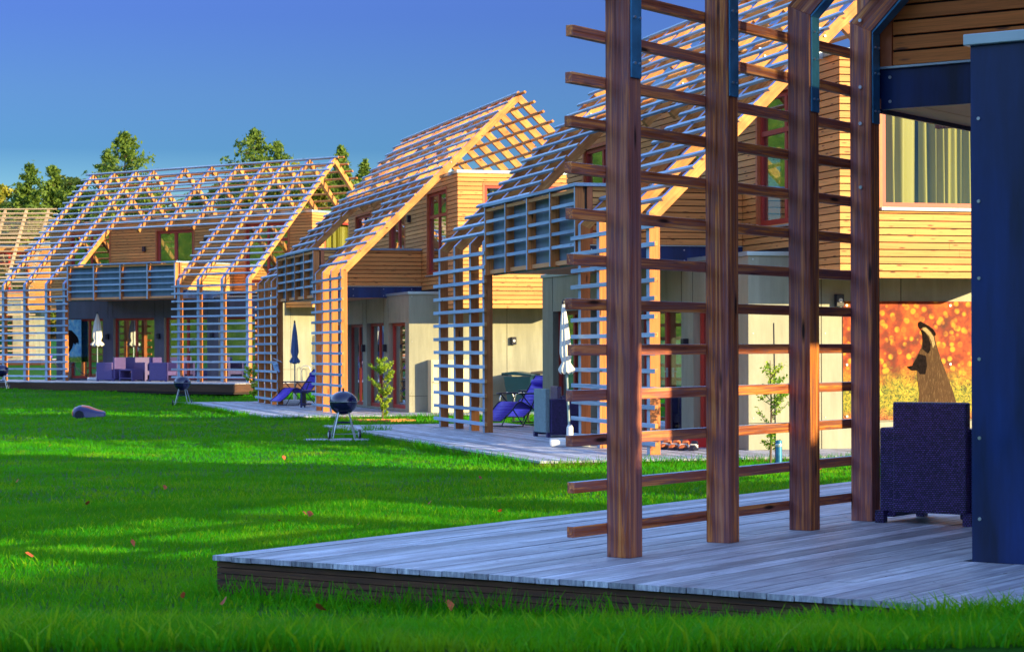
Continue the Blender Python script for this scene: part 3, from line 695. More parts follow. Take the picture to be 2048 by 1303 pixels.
def poster():
    X, Y, th, z = POSE['C']; root = empty('wall_picture', H('C', GU1, 3.23, 0), -R(th), 'big autumn photograph of a badger sitting upright, mounted on the cream wall', 'picture')
    # local: x outward, y along v (0 = left edge), z height
    m = MB().box(.004, .012, 0, 3.35, .40, 2.11); m.build('picture_panel', 'bokeh', root)
    def poly(name, pts, d, mat, sub=None):
        n = len(pts); mb = MB(); c = [(d, y, z_) for y, z_ in pts]; cb = [(.0125, y, z_) for y, z_ in pts]
        bm = bmesh.new(); vs = [bm.verts.new(p) for p in c]; f = bm.faces.new(vs)
        r_ = bmesh.ops.extrude_face_region(bm, geom=[f]); 
        for e_ in r_['geom']:
            if isinstance(e_, bmesh.types.BMVert): e_.co.x = .0125
        bmesh.ops.triangulate(bm, faces=bm.faces[:]); bmesh.ops.recalc_face_normals(bm, faces=bm.faces[:])
        me = bpy.data.meshes.new(name); bm.to_mesh(me); bm.free(); me.materials.append(MATS[mat]); o = bpy.data.objects.new(name, me); COL.objects.link(o); o.parent = sub or root; return o
    def pt(px, py):   # photo crop (zoom of 1650..2048 x 580..860, 4.653x) to the picture plane
        X_, Y_ = 1650+px/4.653, 580+py/4.653
        # plane u = GU1 of house C
        dx, dy = X_-1024, Y_-651; c, s = math.cos(ROLL), math.sin(ROLL); A, B = dx*c-dy*s, dx*s+dy*c
        xx, yy, t, zz = POSE['C']; t = R(t); ox, oy = xx+GU1*math.cos(t), yy-GU1*math.sin(t)
        v = (A*oy/FPX-ox)/(math.sin(t)-A*math.cos(t)/FPX); y = oy+v*math.cos(t)
        return v-3.23, -(B-(HY-651))*y/FPX-zz
    body = [(905, 340), (945, 335), (990, 370), (1015, 410), (1025, 470), (1045, 540), (1075, 640), (1110, 730), (1150, 840), (1185, 930), (1205, 1000), (1225, 1060), (1240, 1130), (870, 1130), (865, 1040), (875, 960), (862, 870), (856, 800), (850, 745), (815, 735), (812, 690), (835, 640), (870, 580), (895, 530), (905, 470), (900, 400)]
    poly('badger_print', [pt(*p) for p in body], .016, 'fur')
    bp = sc.objects['badger_print']
    poly('muzzle', [pt(*p) for p in [(865, 300), (885, 288), (905, 300), (960, 330), (1000, 360), (1025, 395), (1028, 420), (1012, 425), (985, 385), (945, 350), (905, 345), (885, 365), (868, 345), (862, 322)]], .018, 'furdark', bp)
    poly('cheek', [pt(*p) for p in [(905, 345), (935, 345), (975, 385), (1005, 430), (1020, 500), (1000, 540), (985, 470), (960, 420), (925, 385), (900, 365)]], .0185, 'furlight', bp)
    poly('throat', [pt(*p) for p in [(885, 365), (905, 370), (930, 395), (960, 440), (980, 500), (975, 560), (955, 590), (900, 545), (906, 470), (902, 410)]], .0175, 'furdark', bp)
    poly('foreleg', [pt(*p) for p in [(870, 590), (935, 610), (945, 700), (930, 780), (880, 780), (855, 745), (800, 745), (765, 720), (762, 708), (810, 700), (835, 650)]], .0172, 'furdark', bp)
    m = MB()
    for yy in (.06, 1.7, 3.3):
        for zz in (.46, 1.2, 2.05): m.tube([(.012, yy, zz), (.02, yy, zz)], .018, 10)
    m.build('bolt', 'bolt', root)
poster()
def wall_box(k, u, v, w_, label):
    root = empty('junction_box', H(k, u, v, w_), -R(POSE[k][2]), label, 'lamp'); MB().box(0, .09, -.06, .06, -.09, .09).build('housing', 'black', root, bevel=.008)
    MB().tube([(.09, 0, .0), (.105, 0, .0)], .03, 12).build('lens', 'white', root)
wall_box('C', GU1, 3.16, 2.12, 'small black lamp with a white lens at the corner of the badger picture')
wall_box('B', GU1, 4.30, 1.66, 'square black lamp on the cream wall above the green bin')
def pic2():
    X, Y, th, z = POSE['A']
    b = NB('sky_picture'); v = b.coord((1, 1, 1), rnd=False); g = b.noise(v, 6, 5, .6); sp = b.n('ShaderNodeSeparateXYZ'); b.l(v, sp.inputs[0])
    c = b.ramp(g, [(.35, (.05, .20, .45)), (.55, (.15, .45, .62)), (.7, (.55, .50, .42))])
    mr = b.n('ShaderNodeMapRange'); mr.inputs[1].default_value = .95; mr.inputs[2].default_value = .85; b.l(b.math('ADD', sp.outputs['Z'], b.math('MULTIPLY', g, .2)), mr.inputs[0])
    c = b.mix(mr.outputs[0], c, b.ramp(b.noise(v, 14, 4), [(.4, (.02, .16, .02)), (.6, (.30, .42, .05))])); MATS['skypic'] = b.set(c, .3)
    root = empty('wall_picture', H('A', 1.42, GV0-.005, 0), -R(th), 'blue picture of a dark furry animal behind the pale parasol', 'picture')
    MB().box(.0, .66, -.012, 0, .62, 2.1).build('picture_panel', 'skypic', root)
    bm = MB(); pts = [(.0, 1.75), (.2, 1.72), (.33, 1.62), (.48, 1.5), (.55, 1.35), (.52, 1.24), (.44, 1.30), (.36, 1.22), (.28, 1.28), (.2, 1.1), (.1, 1.0), (0, .95)]
    bm.face([(x, -.016, z_) for x, z_ in pts]); bm.build('animal_print', 'furdark', root)
pic2()
# cabinets by the cream walls
def cab(k, u, v, wd, ht, label, mat='cream'):
    root = empty('cabinet', H(k, u, v, 0), -R(POSE[k][2]), label, 'cabinet', 'cream cabinets against the side walls')
    MB().box(0, .35, 0, wd, .0, ht).build('carcass', mat, root, bevel=.008)
    m = MB()
    for i in range(6): m.box(.35, .362, .03+i*(wd-.06)/6, .03+(i+1)*(wd-.06)/6-.012, .45, ht-.04)
    m.build('door', mat, root); MB().box(.35, .36, .03, wd-.03, .05, .42).build('drawer', mat, root)
    MB().bar((.39, .06, ht*.58), (.39, .2, ht*.58), .02, .02).bar((.36, .07, ht*.58), (.39, .07, ht*.58), .02, .02).build('handle', 'zinc', root)
cab('B', GU1+.01, 2.22, .9, 1.22, 'cream slatted cabinet standing right of the sapling, behind the far lattice')
cab('A', GU1+.01, 4.0, .95, 1.5, 'cream cabinet with a metal handle behind the blue parasol')

# ---------------------------------------------------------------- garden furniture
def grill(px, py, Yd, label, rz=0, rest=None):
    if px is None: return
    z = gz(0, Yd)-ZC+(rest or 0); p = ray(px, py, Yd); root = empty('kettle_grill', (p.x, p.y, gz(p.x, p.y)+(rest or 0)), rz, label, 'grill', 'kettle grills on the lawn')
    r = .235
    bowl = [(r*math.cos(t), .62+.9*r*math.sin(t)) for t in np.linspace(-math.pi/2, 0, 9)]; bowl[0] = (.001, bowl[0][1])
    MB().lathe(bowl, 32).build('bowl', 'enamel', root, smooth=True)
    lid = [(r*1.02*math.cos(t), .628+.78*r*math.sin(t)) for t in np.linspace(0, math.pi/2, 9)]; lid[-1] = (.001, lid[-1][1])
    l = MB().lathe(lid, 32).build('lid', 'enamel', root, smooth=True)
    MB().tube([(0, 0, .80), (0, 0, .86)], .018, 10).build('handle', 'bark', l)
    MB().lathe([(r*1.0, .622), (r*1.05, .625), (r*1.05, .632), (r*1.0, .635)], 32).build('rim', 'bolt', root)
    for i, (a, rr) in enumerate(((.6, .36), (2.2, .40), (3.9, .36), (5.3, .36))):
        MB().tube([(math.cos(a)*.13, math.sin(a)*.13, .46), (math.cos(a)*rr*.78, math.sin(a)*rr*.6, .02)], .011, 8).build('leg', 'bolt', root)
    m = MB().lathe([(.001, .27), (.14, .265), (.15, .285), (.14, .29)], 24); m.build('ash_tray', 'mower', root)
    MB().tube([(-.27, -.1, .085), (.27, -.1, .085)], .008, 6).build('axle', 'bolt', root)
    for sx in (-.26, .26):
        wl = MB()
        for (rr, t, mi) in ((.078, .03, 0), (.045, .036, 1)):
            n = 18; b0 = len(wl.v)
            for s_ in (-t/2, t/2):
                for k in range(n): a = 2*math.pi*k/n; wl.v.append((sx+s_, -.1+rr*math.cos(a), .08+rr*math.sin(a)))
            for k in range(n): j = (k+1) % n; wl.f.append((b0+k, b0+j, b0+n+j, b0+n+k)); wl.m.append(mi)
            wl.f.append(tuple(reversed(range(b0, b0+n)))); wl.m.append(mi); wl.f.append(tuple(range(b0+n, b0+2*n))); wl.m.append(mi)
        wl.build('wheel', ['black', 'white'], root)
    return root
# stepping slabs under the middle grill
gx, gy = pix(687, 877, -1.515)
for i, (dx, wd) in enumerate(((-.42, .40), (0, .40), (.42, .38))):
    s_ = MB().box(-wd/2, wd/2, -.19, .19, -.04, .03).build('stone_slab', 'stone', bevel=.01, loc=(gx+dx-.05, gy-.05+.03*i, gz(gx, gy)+.0)); s_.rotation_euler.z = .05*i
    tag(s_, ['leftmost lilac stone slab sunk in the grass under the middle grill', 'centre stone slab that the middle grill stands on', 'rightmost stone slab beside the grass tuft and the deck corner'][i], 'slab', 'stone slabs under the grill')
s_ = MB().box(-.5, .0, -.10, .10, -.05, .012).build('stone_slab', 'stone', bevel=.01, loc=(gx-.72, gy+.05, gz(gx, gy))); tag(s_, 'narrow sunken stone strip left of the grill slabs, half grown over', 'slab', 'stone slabs under the grill')
grill(687, 877, gy, 'large black kettle grill in the middle on stone slabs beside the deck corner', .25, .03)
grill(365, 812, 61.5, 'smaller looking black kettle grill on the lawn at the tip of the second deck', .1)
grill(3, 772, 73.0, 'kettle grill cut off by the left edge of the photo', .3)
def mower():
    p = ray(178, 838, 49.5); root = empty('robot_mower', (p.x, p.y, gz(p.x, p.y)), R(8), 'robot lawn mower with orange and dark violet shell alone on the lawn', 'mower')
    def shell(prof, wd, name, mat, par, z0=0):
        # prof: list of (x, zbottom, ztop, halfwidth)
        mb = MB(); n = 10; rings = []
        for x, zb, zt, hw in prof:
            r_ = []
            for k in range(n+1):
                t = math.pi*k/n; r_.append((x, -math.cos(t)*hw, zb+(zt-zb)*math.sin(t)**.6))
            rings.append(r_)
        for i in range(len(rings)-1):
            for k in range(n): mb.face([rings[i][k], rings[i+1][k], rings[i+1][k+1], rings[i][k+1]])
        mb.face(rings[0]); mb.face(list(reversed(rings[-1])))
        o = mb.build(name, mat, par, smooth=True); bm = bmesh.new(); bm.from_mesh(o.data); bmesh.ops.remove_doubles(bm, verts=bm.verts, dist=1e-4); bmesh.ops.recalc_face_normals(bm, faces=bm.faces[:]); bm.to_mesh(o.data); bm.free(); return o
    shell([(-.36, .06, .16, .10), (-.33, .05, .25, .2), (-.2, .04, .31, .25), (-.02, .04, .28, .26), (.18, .05, .2, .24), (.34, .06, .17, .18), (.37, .07, .15, .14)], 1, 'body', 'mower', root)
    shell([(-.16, .2, .318, .14), (.0, .2, .295, .15), (.2, .16, .215, .12), (.33, .13, .182, .07)], 1, 'top_cover', 'orange', root)
    shell([(-.375, .09, .16, .08), (-.35, .08, .22, .14), (-.30, .1, .27, .17), (-.27, .12, .27, .16)], 1, 'bumper', 'orange', root)
    for sy in (-.25, .25):
        wl = MB(); wl.tube([(-.2, sy-.025, .1), (-.2, sy+.025, .1)], .1, 18); wl.build('rear_wheel', 'black', root)
mower()
def parasol(px, py, Yd, zb, hgt, label, mat, cw=.13, cl=.95, tilt=0, base=True, ctop=None):
    p = ray(px, py, Yd); root = empty('closed_parasol', (p.x, p.y, zb), 0, label, 'parasol', 'closed parasols on the decks')
    T = lambda z: tilt*z
    MB().tube([(T(0), 0, 0.05), (T(hgt), 0, hgt)], .019, 10).build('pole', 'zinc' if mat != 'canvas2' else 'white', root)
    z1 = hgt-.03; z0 = hgt-cl; prof = [(.001, z1+.02), (.02, z1), (cw*.45, z1-.25*cl), (cw*.62, z1-.5*cl), (cw*.72, z1-.7*cl), (cw*.5, z1-.82*cl), (cw*1.0, z0+.04), (cw*.9, z0)]
    c = MB().lathe(prof, 64, fold=.16, nf=8)
    c.v = [(x+T(z), y, z+.02*math.cos(8*math.atan2(y, x))*(1 if z < z0+.06 else 0)) for x, y, z in c.v]
    c.build('canopy', mat, root, smooth=True)
    MB().lathe([(.02, hgt-.03), (.024, hgt), (.02, hgt+.03), (.001, hgt+.05)], 12, c=(T(hgt), 0)).build('finial', 'black', root, smooth=True)
    if base:
        b = MB().box(-.30, .30, -.30, .30, .004, .11); b.build('base', 'white', root, bevel=.03)
        MB().lathe([(.05, .07), (.05, .28), (.035, .30), (.03, .32)], 16).build('base_socket', 'white', root)
    return root
zA, zB, zC2, zD = (ZC+POSE[k][3] for k in 'ABCD')
parasol(195, 757, 75.2, zA, 2.30, 'pale closed parasol on the far broadside deck left of the rattan seats', 'canvas', .21, 1.12)
parasol(590, 806, 59.7, zB, 2.22, 'blue closed parasol behind the violet lounger and side table', 'canvasblue', .13, 1.12)
parasol(1140, 888, 32.6, zC2, 2.13, 'white sunlit closed parasol left of the thick near post', 'canvas', .11, 1.05, tilt=-.042)

def uat(k, px, v):
    X, Y, th, z = POSE[k]; t = R(th); A = (px-1024)/FPX; ox, oy = X+v*math.sin(t), Y+v*math.cos(t)
    return (A*oy-ox)/(math.cos(t)+A*math.sin(t))
def armchair(loc, rz, label, group='rattan armchairs', mat='weave', wd=.72, name='rattan_armchair', cush=False, hgt=.79, inset=(.05, .05), back=None):
    root = empty(name, loc, rz, label, 'armchair' if wd < 1 else 'sofa', group)
    # faces -y ; back at +y
    a = .11; ah = .62
    for s_ in (-1, 1):
        x0 = s_*(wd/2-a) if s_ > 0 else -wd/2; MB().box(x0, x0+a, -.34, .30, .035, ah).build('arm', mat, root, bevel=.012)
    MB().box(-wd/2+inset[0], wd/2-inset[1], .302, .38, .075, hgt).build('backrest', back or mat, root, bevel=.012)
    MB().box(-wd/2+a+.002, wd/2-a-.002, -.32, .30, .20, .34).build('seat', mat, root, bevel=.012)
    for sx in (-1, 1):
        for sy in (-.30, .34): MB().box(sx*(wd/2-.03)-.03, sx*(wd/2-.03)+.03, sy-.03, sy+.03, 0, .08).build('foot', mat, root)
    if cush: MB().box(-wd/2+a+.01, wd/2-a-.01, -.31, .29, .342, .42).build('cushion', 'canvas', root, bevel=.02)
    return root
# foreground armchair: seen from behind on deck D
pd_ = H('D', 8.29, .535, 0)
armchair((pd_.x, pd_.y, zD), -R(POSE['D'][2])-R(90), 'dark violet woven armchair in the foreground, its back turned, beside the wall shaded navy', wd=.67, inset=(.03, .13))
def seat_at(px, py, zrel, rz, label, **k):
    x, y = pix(px, py, zrel); return armchair((x, y, ZC+zrel), rz, label, **k)
def seat_on(k_, px, v, rz, label, **k):
    return armchair(H(k_, uat(k_, px, v), v), -R(POSE[k_][2])+rz, label, **k)
seat_at(1122, 872, POSE['C'][3], R(112), 'woven armchair with a light-tinted back in front of the two violet loungers', mat='weave', back='lit_weave', wd=.60)
x, y = pix(1140, 866, POSE['C'][3]); armchair((x+.12, y+1.0, zC2), R(100), 'dark woven armchair right behind the light-tinted one, left of the white parasol')
seat_at(1340, 856, POSE['C'][3], R(170), 'dark woven armchair inside the porch, between the yellow lattice post and the second near post')
seat_at(1300, 862, POSE['C'][3], R(200), 'dark woven armchair half hidden behind the first near post and the yellow lattice', wd=.70)
zr = POSE['A'][3]; VG = 'violet woven seats on the far deck'
seat_on('A', 222, .35, R(-80), 'leftmost violet armchair on the far deck, beside the pale parasol', group=VG, mat='weave2')
seat_on('A', 296, 1.15, R(80), 'short violet armchair right of the low table on the far deck', group=VG, mat='weave2')
seat_on('A', 328, .35, R(100), 'rightmost violet armchair on the far deck with its back to the lattice', group=VG, mat='weave2')
seat_on('A', 258, 1.35, 0, 'violet woven sofa against the glass doors of the far house', wd=1.25, name='rattan_sofa', group=VG, mat='weave2')
def table(px, py, zrel, label, rz=0, wd=.62, ht=.42, mat='weave'):
    x, y = pix(px, py, zrel) if px else H('A', uat('A', 262, .35), .35)[:2]; root = empty('side_table', (x, y, ZC+zrel), rz, label, 'table')
    MB().box(-wd/2, wd/2, -wd*.4, wd*.4, ht-.05, ht).build('table_top', mat, root, bevel=.01)
    for sx in (-1, 1): MB().box(sx*wd/2-sx*.05, sx*wd/2, -wd*.4, wd*.4, .04, ht-.05).build('side_panel', mat, root)
    MB().box(-wd/2+.05, wd/2-.05, -wd*.4, wd*.4, .08, .11).build('shelf', mat, root)
    for sx in (-1, 1):
        for sy in (-1, 1): MB().box(sx*(wd/2-.02)-.02, sx*(wd/2-.02)+.02, sy*wd*.36-.02, sy*wd*.36+.02, 0, .042).build('leg', mat, root)
table(None, None, zr, 'low violet open table between the seats on the far deck', R(-36), .62, .40, 'weave2')
table(622, 814, POSE['B'][3], 'dark open side table between the violet lounger and the yellow lattice', R(-10), .46, .44, 'mower')
def lounger(loc, rz, label):
    """folding zero gravity chair, head towards +x"""
    root = empty('sun_lounger', loc, rz, label, 'lounger', 'violet folding sun loungers')
    prof = [(-.74, .12), (-.52, .26), (-.28, .46), (-.10, .42), (.10, .33), (.25, .42), (.46, .68), (.66, .94)]
    def smooth(ps, n=4):
        out = []
        for i in range(len(ps)-1):
            p0 = ps[max(i-1, 0)]; p1, p2 = ps[i], ps[i+1]; p3 = ps[min(i+2, len(ps)-1)]
            for k in range(n):
                t = k/n; out.append(tuple(.5*((2*p1[j])+(-p0[j]+p2[j])*t+(2*p0[j]-5*p1[j]+4*p2[j]-p3[j])*t*t+(-p0[j]+3*p1[j]-3*p2[j]+p3[j])*t**3) for j in (0, 1)))
        return out+[ps[-1]]
    pr = smooth(prof); m = MB()
    for (xa, za), (xb, zb_) in zip(pr, pr[1:]):
        m.face([(xa, -.24, za), (xb, -.24, zb_), (xb, .24, zb_), (xa, .24, za)])
    o = m.build('sling', 'violet', root, smooth=True); md = o.modifiers.new('solid', 'SOLIDIFY'); md.thickness = .008
    for s_ in (-1, 1):
        y = s_*.26; m = MB(); m.tube([(x, y, z) for x, z in pr], .012, 8); m.build('side_rail', 'black', root, smooth=True)
        m = MB(); m.tube([(-.50, y*1.08, .02), (-.2, y*1.08, .015), (.0, y*1.08, .30), (.16, y*1.08, .62)], .012, 8); m.tube([(.62, y*1.08, .015), (.35, y*1.08, .02), (.1, y*1.08, .3), (-.22, y*1.08, .60)], .012, 8); m.build('leg_frame', 'black', root)
        MB().box(-.30, .22, y*1.12-.03, y*1.12+.03, .60, .63).build('armrest', 'black', root, bevel=.012)
    m = MB().tube([(.66, -.26, .94), (.66, .26, .94)], .012, 8).tube([(-.74, -.26, .12), (-.74, .26, .12)], .012, 8).tube([(.62, -.28, .015), (.62, .28, .015)], .012, 8).tube([(-.5, -.28, .02), (-.5, .28, .02)], .012, 8); m.build('cross_bar', 'black', root)
    MB().tube([(.52, -.19, .82), (.52, -.1, .82), (.52, .1, .82), (.52, .19, .82)], [.045, .06, .06, .045], 14).build('pillow', 'violet', root, smooth=True)
    return root
x, y = pix(1040, 852, POSE['C'][3]); lounger((x, y, zC2), R(44), 'nearer violet lounger with black armrests right of the dark lattice post')
x, y = pix(1055, 845, POSE['C'][3]); lounger((x+.25, y+.5, zC2), R(46), 'farther violet lounger whose head rises behind the nearer one, before the green bin')
x, y = pix(597, 810, POSE['B'][3]); lounger((x, y, zB), R(40), 'violet lounger under the blue parasol')
pl_ = H('A', uat('A', 132, .9), .9); lounger((pl_.x, pl_.y, zA), R(-170), 'violet lounger behind the left lattice of the far house')
def bin_(k, u, v, rz, mat, label):
    p = H(k, u, v); root = empty('wheelie_bin', (p.x, p.y, gz(p.x, p.y)), rz, label, 'bin', 'wheelie bins by the cream wall')
    m = MB(); n = len(m.v); m.v += [(-.22, -.25, .06), (.22, -.25, .06), (.22, .25, .06), (-.22, .25, .06), (-.29, -.33, .92), (.29, -.33, .92), (.29, .36, .92), (-.29, .36, .92)]
    for q in ((3, 2, 1, 0), (4, 5, 6, 7), (0, 1, 5, 4), (1, 2, 6, 5), (2, 3, 7, 6), (3, 0, 4, 7)): m.f.append(q); m.m.append(0)
    m.build('body', mat, root, bevel=.02)
    m = MB(); m.prism([(-.36, .93), (.40, .97), (.40, 1.01), (.1, 1.04), (-.36, .97)], -.31, .31); m.build('lid', mat, root, bevel=.015)
    MB().tube([(-.2, .42, .96), (.2, .42, .96)], .015, 8).build('handle', mat, root)
    for s_ in (-1, 1): MB().tube([(s_*.24-.02, .28, .1), (s_*.24+.02, .28, .1)], .1, 16).build('wheel', 'black', root)
bin_('B', 11.35, 4.35, R(70), 'teabin', 'dark green wheelie bin against the cream wall behind the loungers')
bin_('B', 11.45, 5.05, R(60), 'brownbin', 'brown wheelie bin right of the green one')
def rack(px, py, zrel, label, n=3, s=1.0):
    x, y = pix(px, py, zrel); root = empty('bicycle_rack', (x, y, gz(x, y)), R(15), label, 'rack', 'hoop racks behind the decks')
    for i in range(n):
        pts = [(i*.32, 0, 0), (i*.32, 0, .62*s), (i*.32+.04, 0, .74*s), (i*.32+.16, 0, .78*s), (i*.32+.28, 0, .74*s), (i*.32+.32, 0, .62*s), (i*.32+.32, .1, 0)]
        MB().tube(pts, .014, 8).build('hoop', 'bolt', root, smooth=True)
rack(602, 790, -1.5, 'thin metal hoops of a rack behind the violet lounger and blue parasol', 2)
rack(1000, 838, -1.5, 'metal hoops of a rack behind the two loungers', 3, .8)
def towel():
    p = H('B', LP[3]+.15, -.08, 1.12); root = empty('towel', p, -R(POSE['B'][2]), 'pale blue towel hung over the lattice of the second house', 'towel')
    m = MB(); n = 14; rnd = random.Random(3)
    g = [[(i/n*.62-.31+.03*math.sin(j*2), .03*math.sin(i*1.9+j)+.02*j, -.05*j-.10*math.sin(i/n*3.1)*(.4+.1*j)+.03*rnd.random()) for j in range(5)] for i in range(n+1)]
    for i in range(n):
        for j in range(4): m.face([g[i][j], g[i+1][j], g[i+1][j+1], g[i][j+1]])
    o = m.build('cloth', 'cloth', root, smooth=True); md = o.modifiers.new('s', 'SOLIDIFY'); md.thickness = .012
    MB().tube([(-.05, -.02, .12), (.25, .15, .02)], .01, 6).build('hanger', 'zinc', root)
towel()
def bollard():
    x, y = pix(1558, 925, -1.48); root = empty('bollard', (x, y, gz(x, y)), 0, 'slim blue metal bollard beside the near sapling', 'bollard')
    MB().lathe([(.042, 0), (.042, .32), (.001, .33)], 20).build('tube', 'steel', root, smooth=False); MB().lathe([(.044, .24), (.046, .25), (.046, .27), (.044, .28)], 20).build('band', 'zinc', root)
bollard()
# shoes on deck C
sh_lab = ['leftmost hiking shoe of the row on the deck under the near slats', 'second hiking shoe of the row, toe towards the lawn', 'third hiking shoe of the row beside the darkest one', 'rightmost dark hiking shoe of the row, near the red crate']
for i in range(4):
    x, y = pix(1330+i*19, 898+i*.8, POSE['C'][3]); root = empty('hiking_shoe', (x, y, zC2), R(-35+6*i), sh_lab[i], 'shoe', 'row of hiking shoes on the deck')
    MB().prism([(-.15, 0), (.15, 0), (.16, .03), (-.15, .03)], -.045, .045).build('sole', 'black', root, bevel=.01)
    MB().prism([(-.14, .031), (.14, .031), (.13, .13), (.05, .14), (-.02, .085), (-.12, .06)], -.042, .042).build('upper', 'trim' if i < 3 else 'black', root, bevel=.02)
    MB().box(-.044, .044, -.03, .03, .06, .095).build('laces', 'canvas', root, bevel=.01)
    MB().box(-.046, .046, .03, .10, .04, .08).build('side_patch', 'white', root)
x, y = pix(1398, 893, POSE['C'][3]); root = empty('crate', (x, y, zC2), R(10), 'red plastic crate on the deck beside the hiking shoes', 'crate')
m = MB()
for a, b_, c, d in ((-.2, .2, -.15, -.135), (-.2, .2, .135, .15), (-.2, -.185, -.135, .135), (.185, .2, -.135, .135)): m.box(a, b_, c, d, 0, .2)
m.box(-.185, .185, -.135, .135, .0, .01); m.build('basket', 'redbox', root); MB().box(-.21, .21, -.16, .16, .2, .22).build('rim', 'white', root)

# ---------------------------------------------------------------- plants
def leaves(n, pts_fn, size, seed, jitter=.5):
    """numpy leaf quads: pts_fn(rng, n) -> centres ; returns verts, faces"""
    rg = np.random.default_rng(seed); c = pts_fn(rg, n); n = len(c)
    a = rg.normal(size=(n, 3)); a /= np.linalg.norm(a, axis=1)[:, None]; b = rg.normal(size=(n, 3)); b -= (a*b).sum(1)[:, None]*a; b /= np.linalg.norm(b, axis=1)[:, None]
    s = size*(1+jitter*(rg.random(n)-.5)*2); a *= s[:, None]; b *= (s*.55)[:, None]
    v = np.stack([c-a, c-b*.9, c+a, c+b*.9], 1).reshape(-1, 3); f = np.arange(4*n).reshape(n, 4)
    return v, f
def np_mesh(name, v, f, mat, parent=None, mats=None):
    me = bpy.data.meshes.new(name); nv, nf, k = len(v), len(f), f.shape[1]
    me.vertices.add(nv); me.vertices.foreach_set('co', np.ascontiguousarray(v, dtype=np.float32).ravel())
    me.loops.add(nf*k); me.loops.foreach_set('vertex_index', f.astype(np.int32).ravel())
    me.polygons.add(nf); me.polygons.foreach_set('loop_start', np.arange(0, nf*k, k, dtype=np.int32)); me.polygons.foreach_set('loop_total', np.full(nf, k, dtype=np.int32))
    me.materials.append(MATS[mat]); me.update(calc_edges=True)
    o = bpy.data.objects.new(name, me); COL.objects.link(o)
    if parent: o.parent = parent
    return o
def conifer(px, ytop, Y, wpx, label, seed, group='trees behind the far house', mat='needle', cat='tree', half=False):
    top = ray(px, ytop, Y); g0 = gz(top.x, Y); h = top.z-g0; rad = wpx*Y/FPX*.62
    root = empty('spruce_tree', (top.x, Y, g0), seed, label, cat, group)
    MB().tube([(0, 0, 0), (.06, 0, h*.5), (0, 0, h*.97)], [h*.018, h*.011, .02], 8).build('trunk', 'bark', root)
    br = MB(); rg = random.Random(seed); C = []
    z = h*.07
    while z < h*.985:
        t = 1-(z/h); n = rg.randint(4, 8)
        for i in range(n):
            a = rg.uniform(0, 6.283); L = rad*min(1, (t*2.3)**.75)*rg.uniform(.45, 1.35)+.12
            up = rg.uniform(.05, .35) if t < .45 else rg.uniform(-.15, .2)
            e_ = (math.cos(a)*L, math.sin(a)*L, z+L*up); s_ = (0, 0, z)
            br.tube([s_, ((e_[0])*.5, e_[1]*.5, z+L*up*.35), e_], [.03, .018, .006], 4, cap=False)
            k = int(26*L/rad)+8
            for j in range(k):
                q = rg.uniform(.15, 1.03)**.8; w_ = .16*L*(1.1-q)+.06
                C.append((e_[0]*q+rg.gauss(0, w_), e_[1]*q+rg.gauss(0, w_), z+L*up*q*q-abs(rg.gauss(0, .10*L+.04))+.04))
        z += h*.022+.05
    for j in range(60): C.append((rg.gauss(0, .06), rg.gauss(0, .06), h*(1-.045*rg.random()**.7)))
    br.build('branches', 'bark', root)
    C = np.array(C); v, f = leaves(len(C)*2, lambda r, n: np.repeat(C, 2, 0)+r.normal(size=(len(C)*2, 3))*.14, .19, seed)
    np_mesh('crown', v, f, mat, root)
    return root
def broadleaf(px, ytop, Y, wpx, label, seed, mat='leaf', group='trees behind the far house', n=20000, size=.25):
    top = ray(px, ytop, Y); g0 = gz(top.x, Y); h = top.z-g0; rad = wpx*Y/FPX/2
    root = empty('broadleaf_tree', (top.x, Y, g0), 0, label, 'tree', group); rg = random.Random(seed)
    MB().tube([(0, 0, 0), (.1, 0, h*.4), (.0, .1, h*.8)], [h*.03, h*.02, .04], 8).build('trunk', 'bark', root)
    cl = []; br = MB()
    for i in range(70):
        a = rg.uniform(0, 6.283); zz = rg.uniform(.08, .97); rr = rad*math.sqrt(max(.02, 1-(abs(zz-.42)/.57)**2.5))*rg.uniform(.25, 1)
        c = (math.cos(a)*rr, math.sin(a)*rr, zz*h); cl.append((*c, rg.uniform(.12, .26)*rad*1.2)); br.tube([(0, 0, h*zz*.6), (c[0]*.5, c[1]*.5, c[2]-.2*h*.2), c], [.07, .04, .015], 4, cap=False)
    br.build('branches', 'bark', root); cl = np.array(cl)
    def pf(r, n):
        i = r.integers(0, len(cl), n); d = r.normal(size=(n, 3)); d /= np.linalg.norm(d, axis=1)[:, None]; q = r.random(n)**.45
        return cl[i, :3]+d*(cl[i, 3]*q)[:, None]*np.array([1, 1, .75])
    v, f = leaves(n, pf, size, seed); np_mesh('crown', v, f, mat, root); return root
conifer(250, 264, 203, 165, 'tall broad spruce rising above the left part of the far slatted roof', 11)
conifer(508, 257, 210, 160, 'tall spruce rising above the middle of the far roof', 12)
conifer(553, 283, 213, 110, 'lower spruce shoulder to shoulder with the tall middle spruce', 18)
conifer(684, 292, 193, 60, 'dark slender spruce behind the right end of the far ridge', 13)
conifer(731, 320, 215, 60, 'small distant spruce between the far ridge and the sunlit roof', 14)
conifer(60, 328, 200, 95, 'leftmost dark spruce above the farthest house', 15)
conifer(107, 332, 203, 90, 'dark spruce right of the leftmost one', 16)
conifer(215, 300, 217, 60, 'short spruce leaning against the tall broad one on its left', 17)
broadleaf(150, 352, 208, 172, 'yellow green tree at the left end of the far roof', 21)
broadleaf(20, 368, 205, 183, 'rounded tree at the left edge of the photo above the farthest house', 22)
broadleaf(200, 392, 220, 222, 'olive tree seen through the left battens of the far roof', 23)
broadleaf(280, 375, 213, 222, 'autumn tree below the tall broad spruce', 24)
broadleaf(480, 350, 217, 264, 'autumn tree below the tall middle spruce', 25)
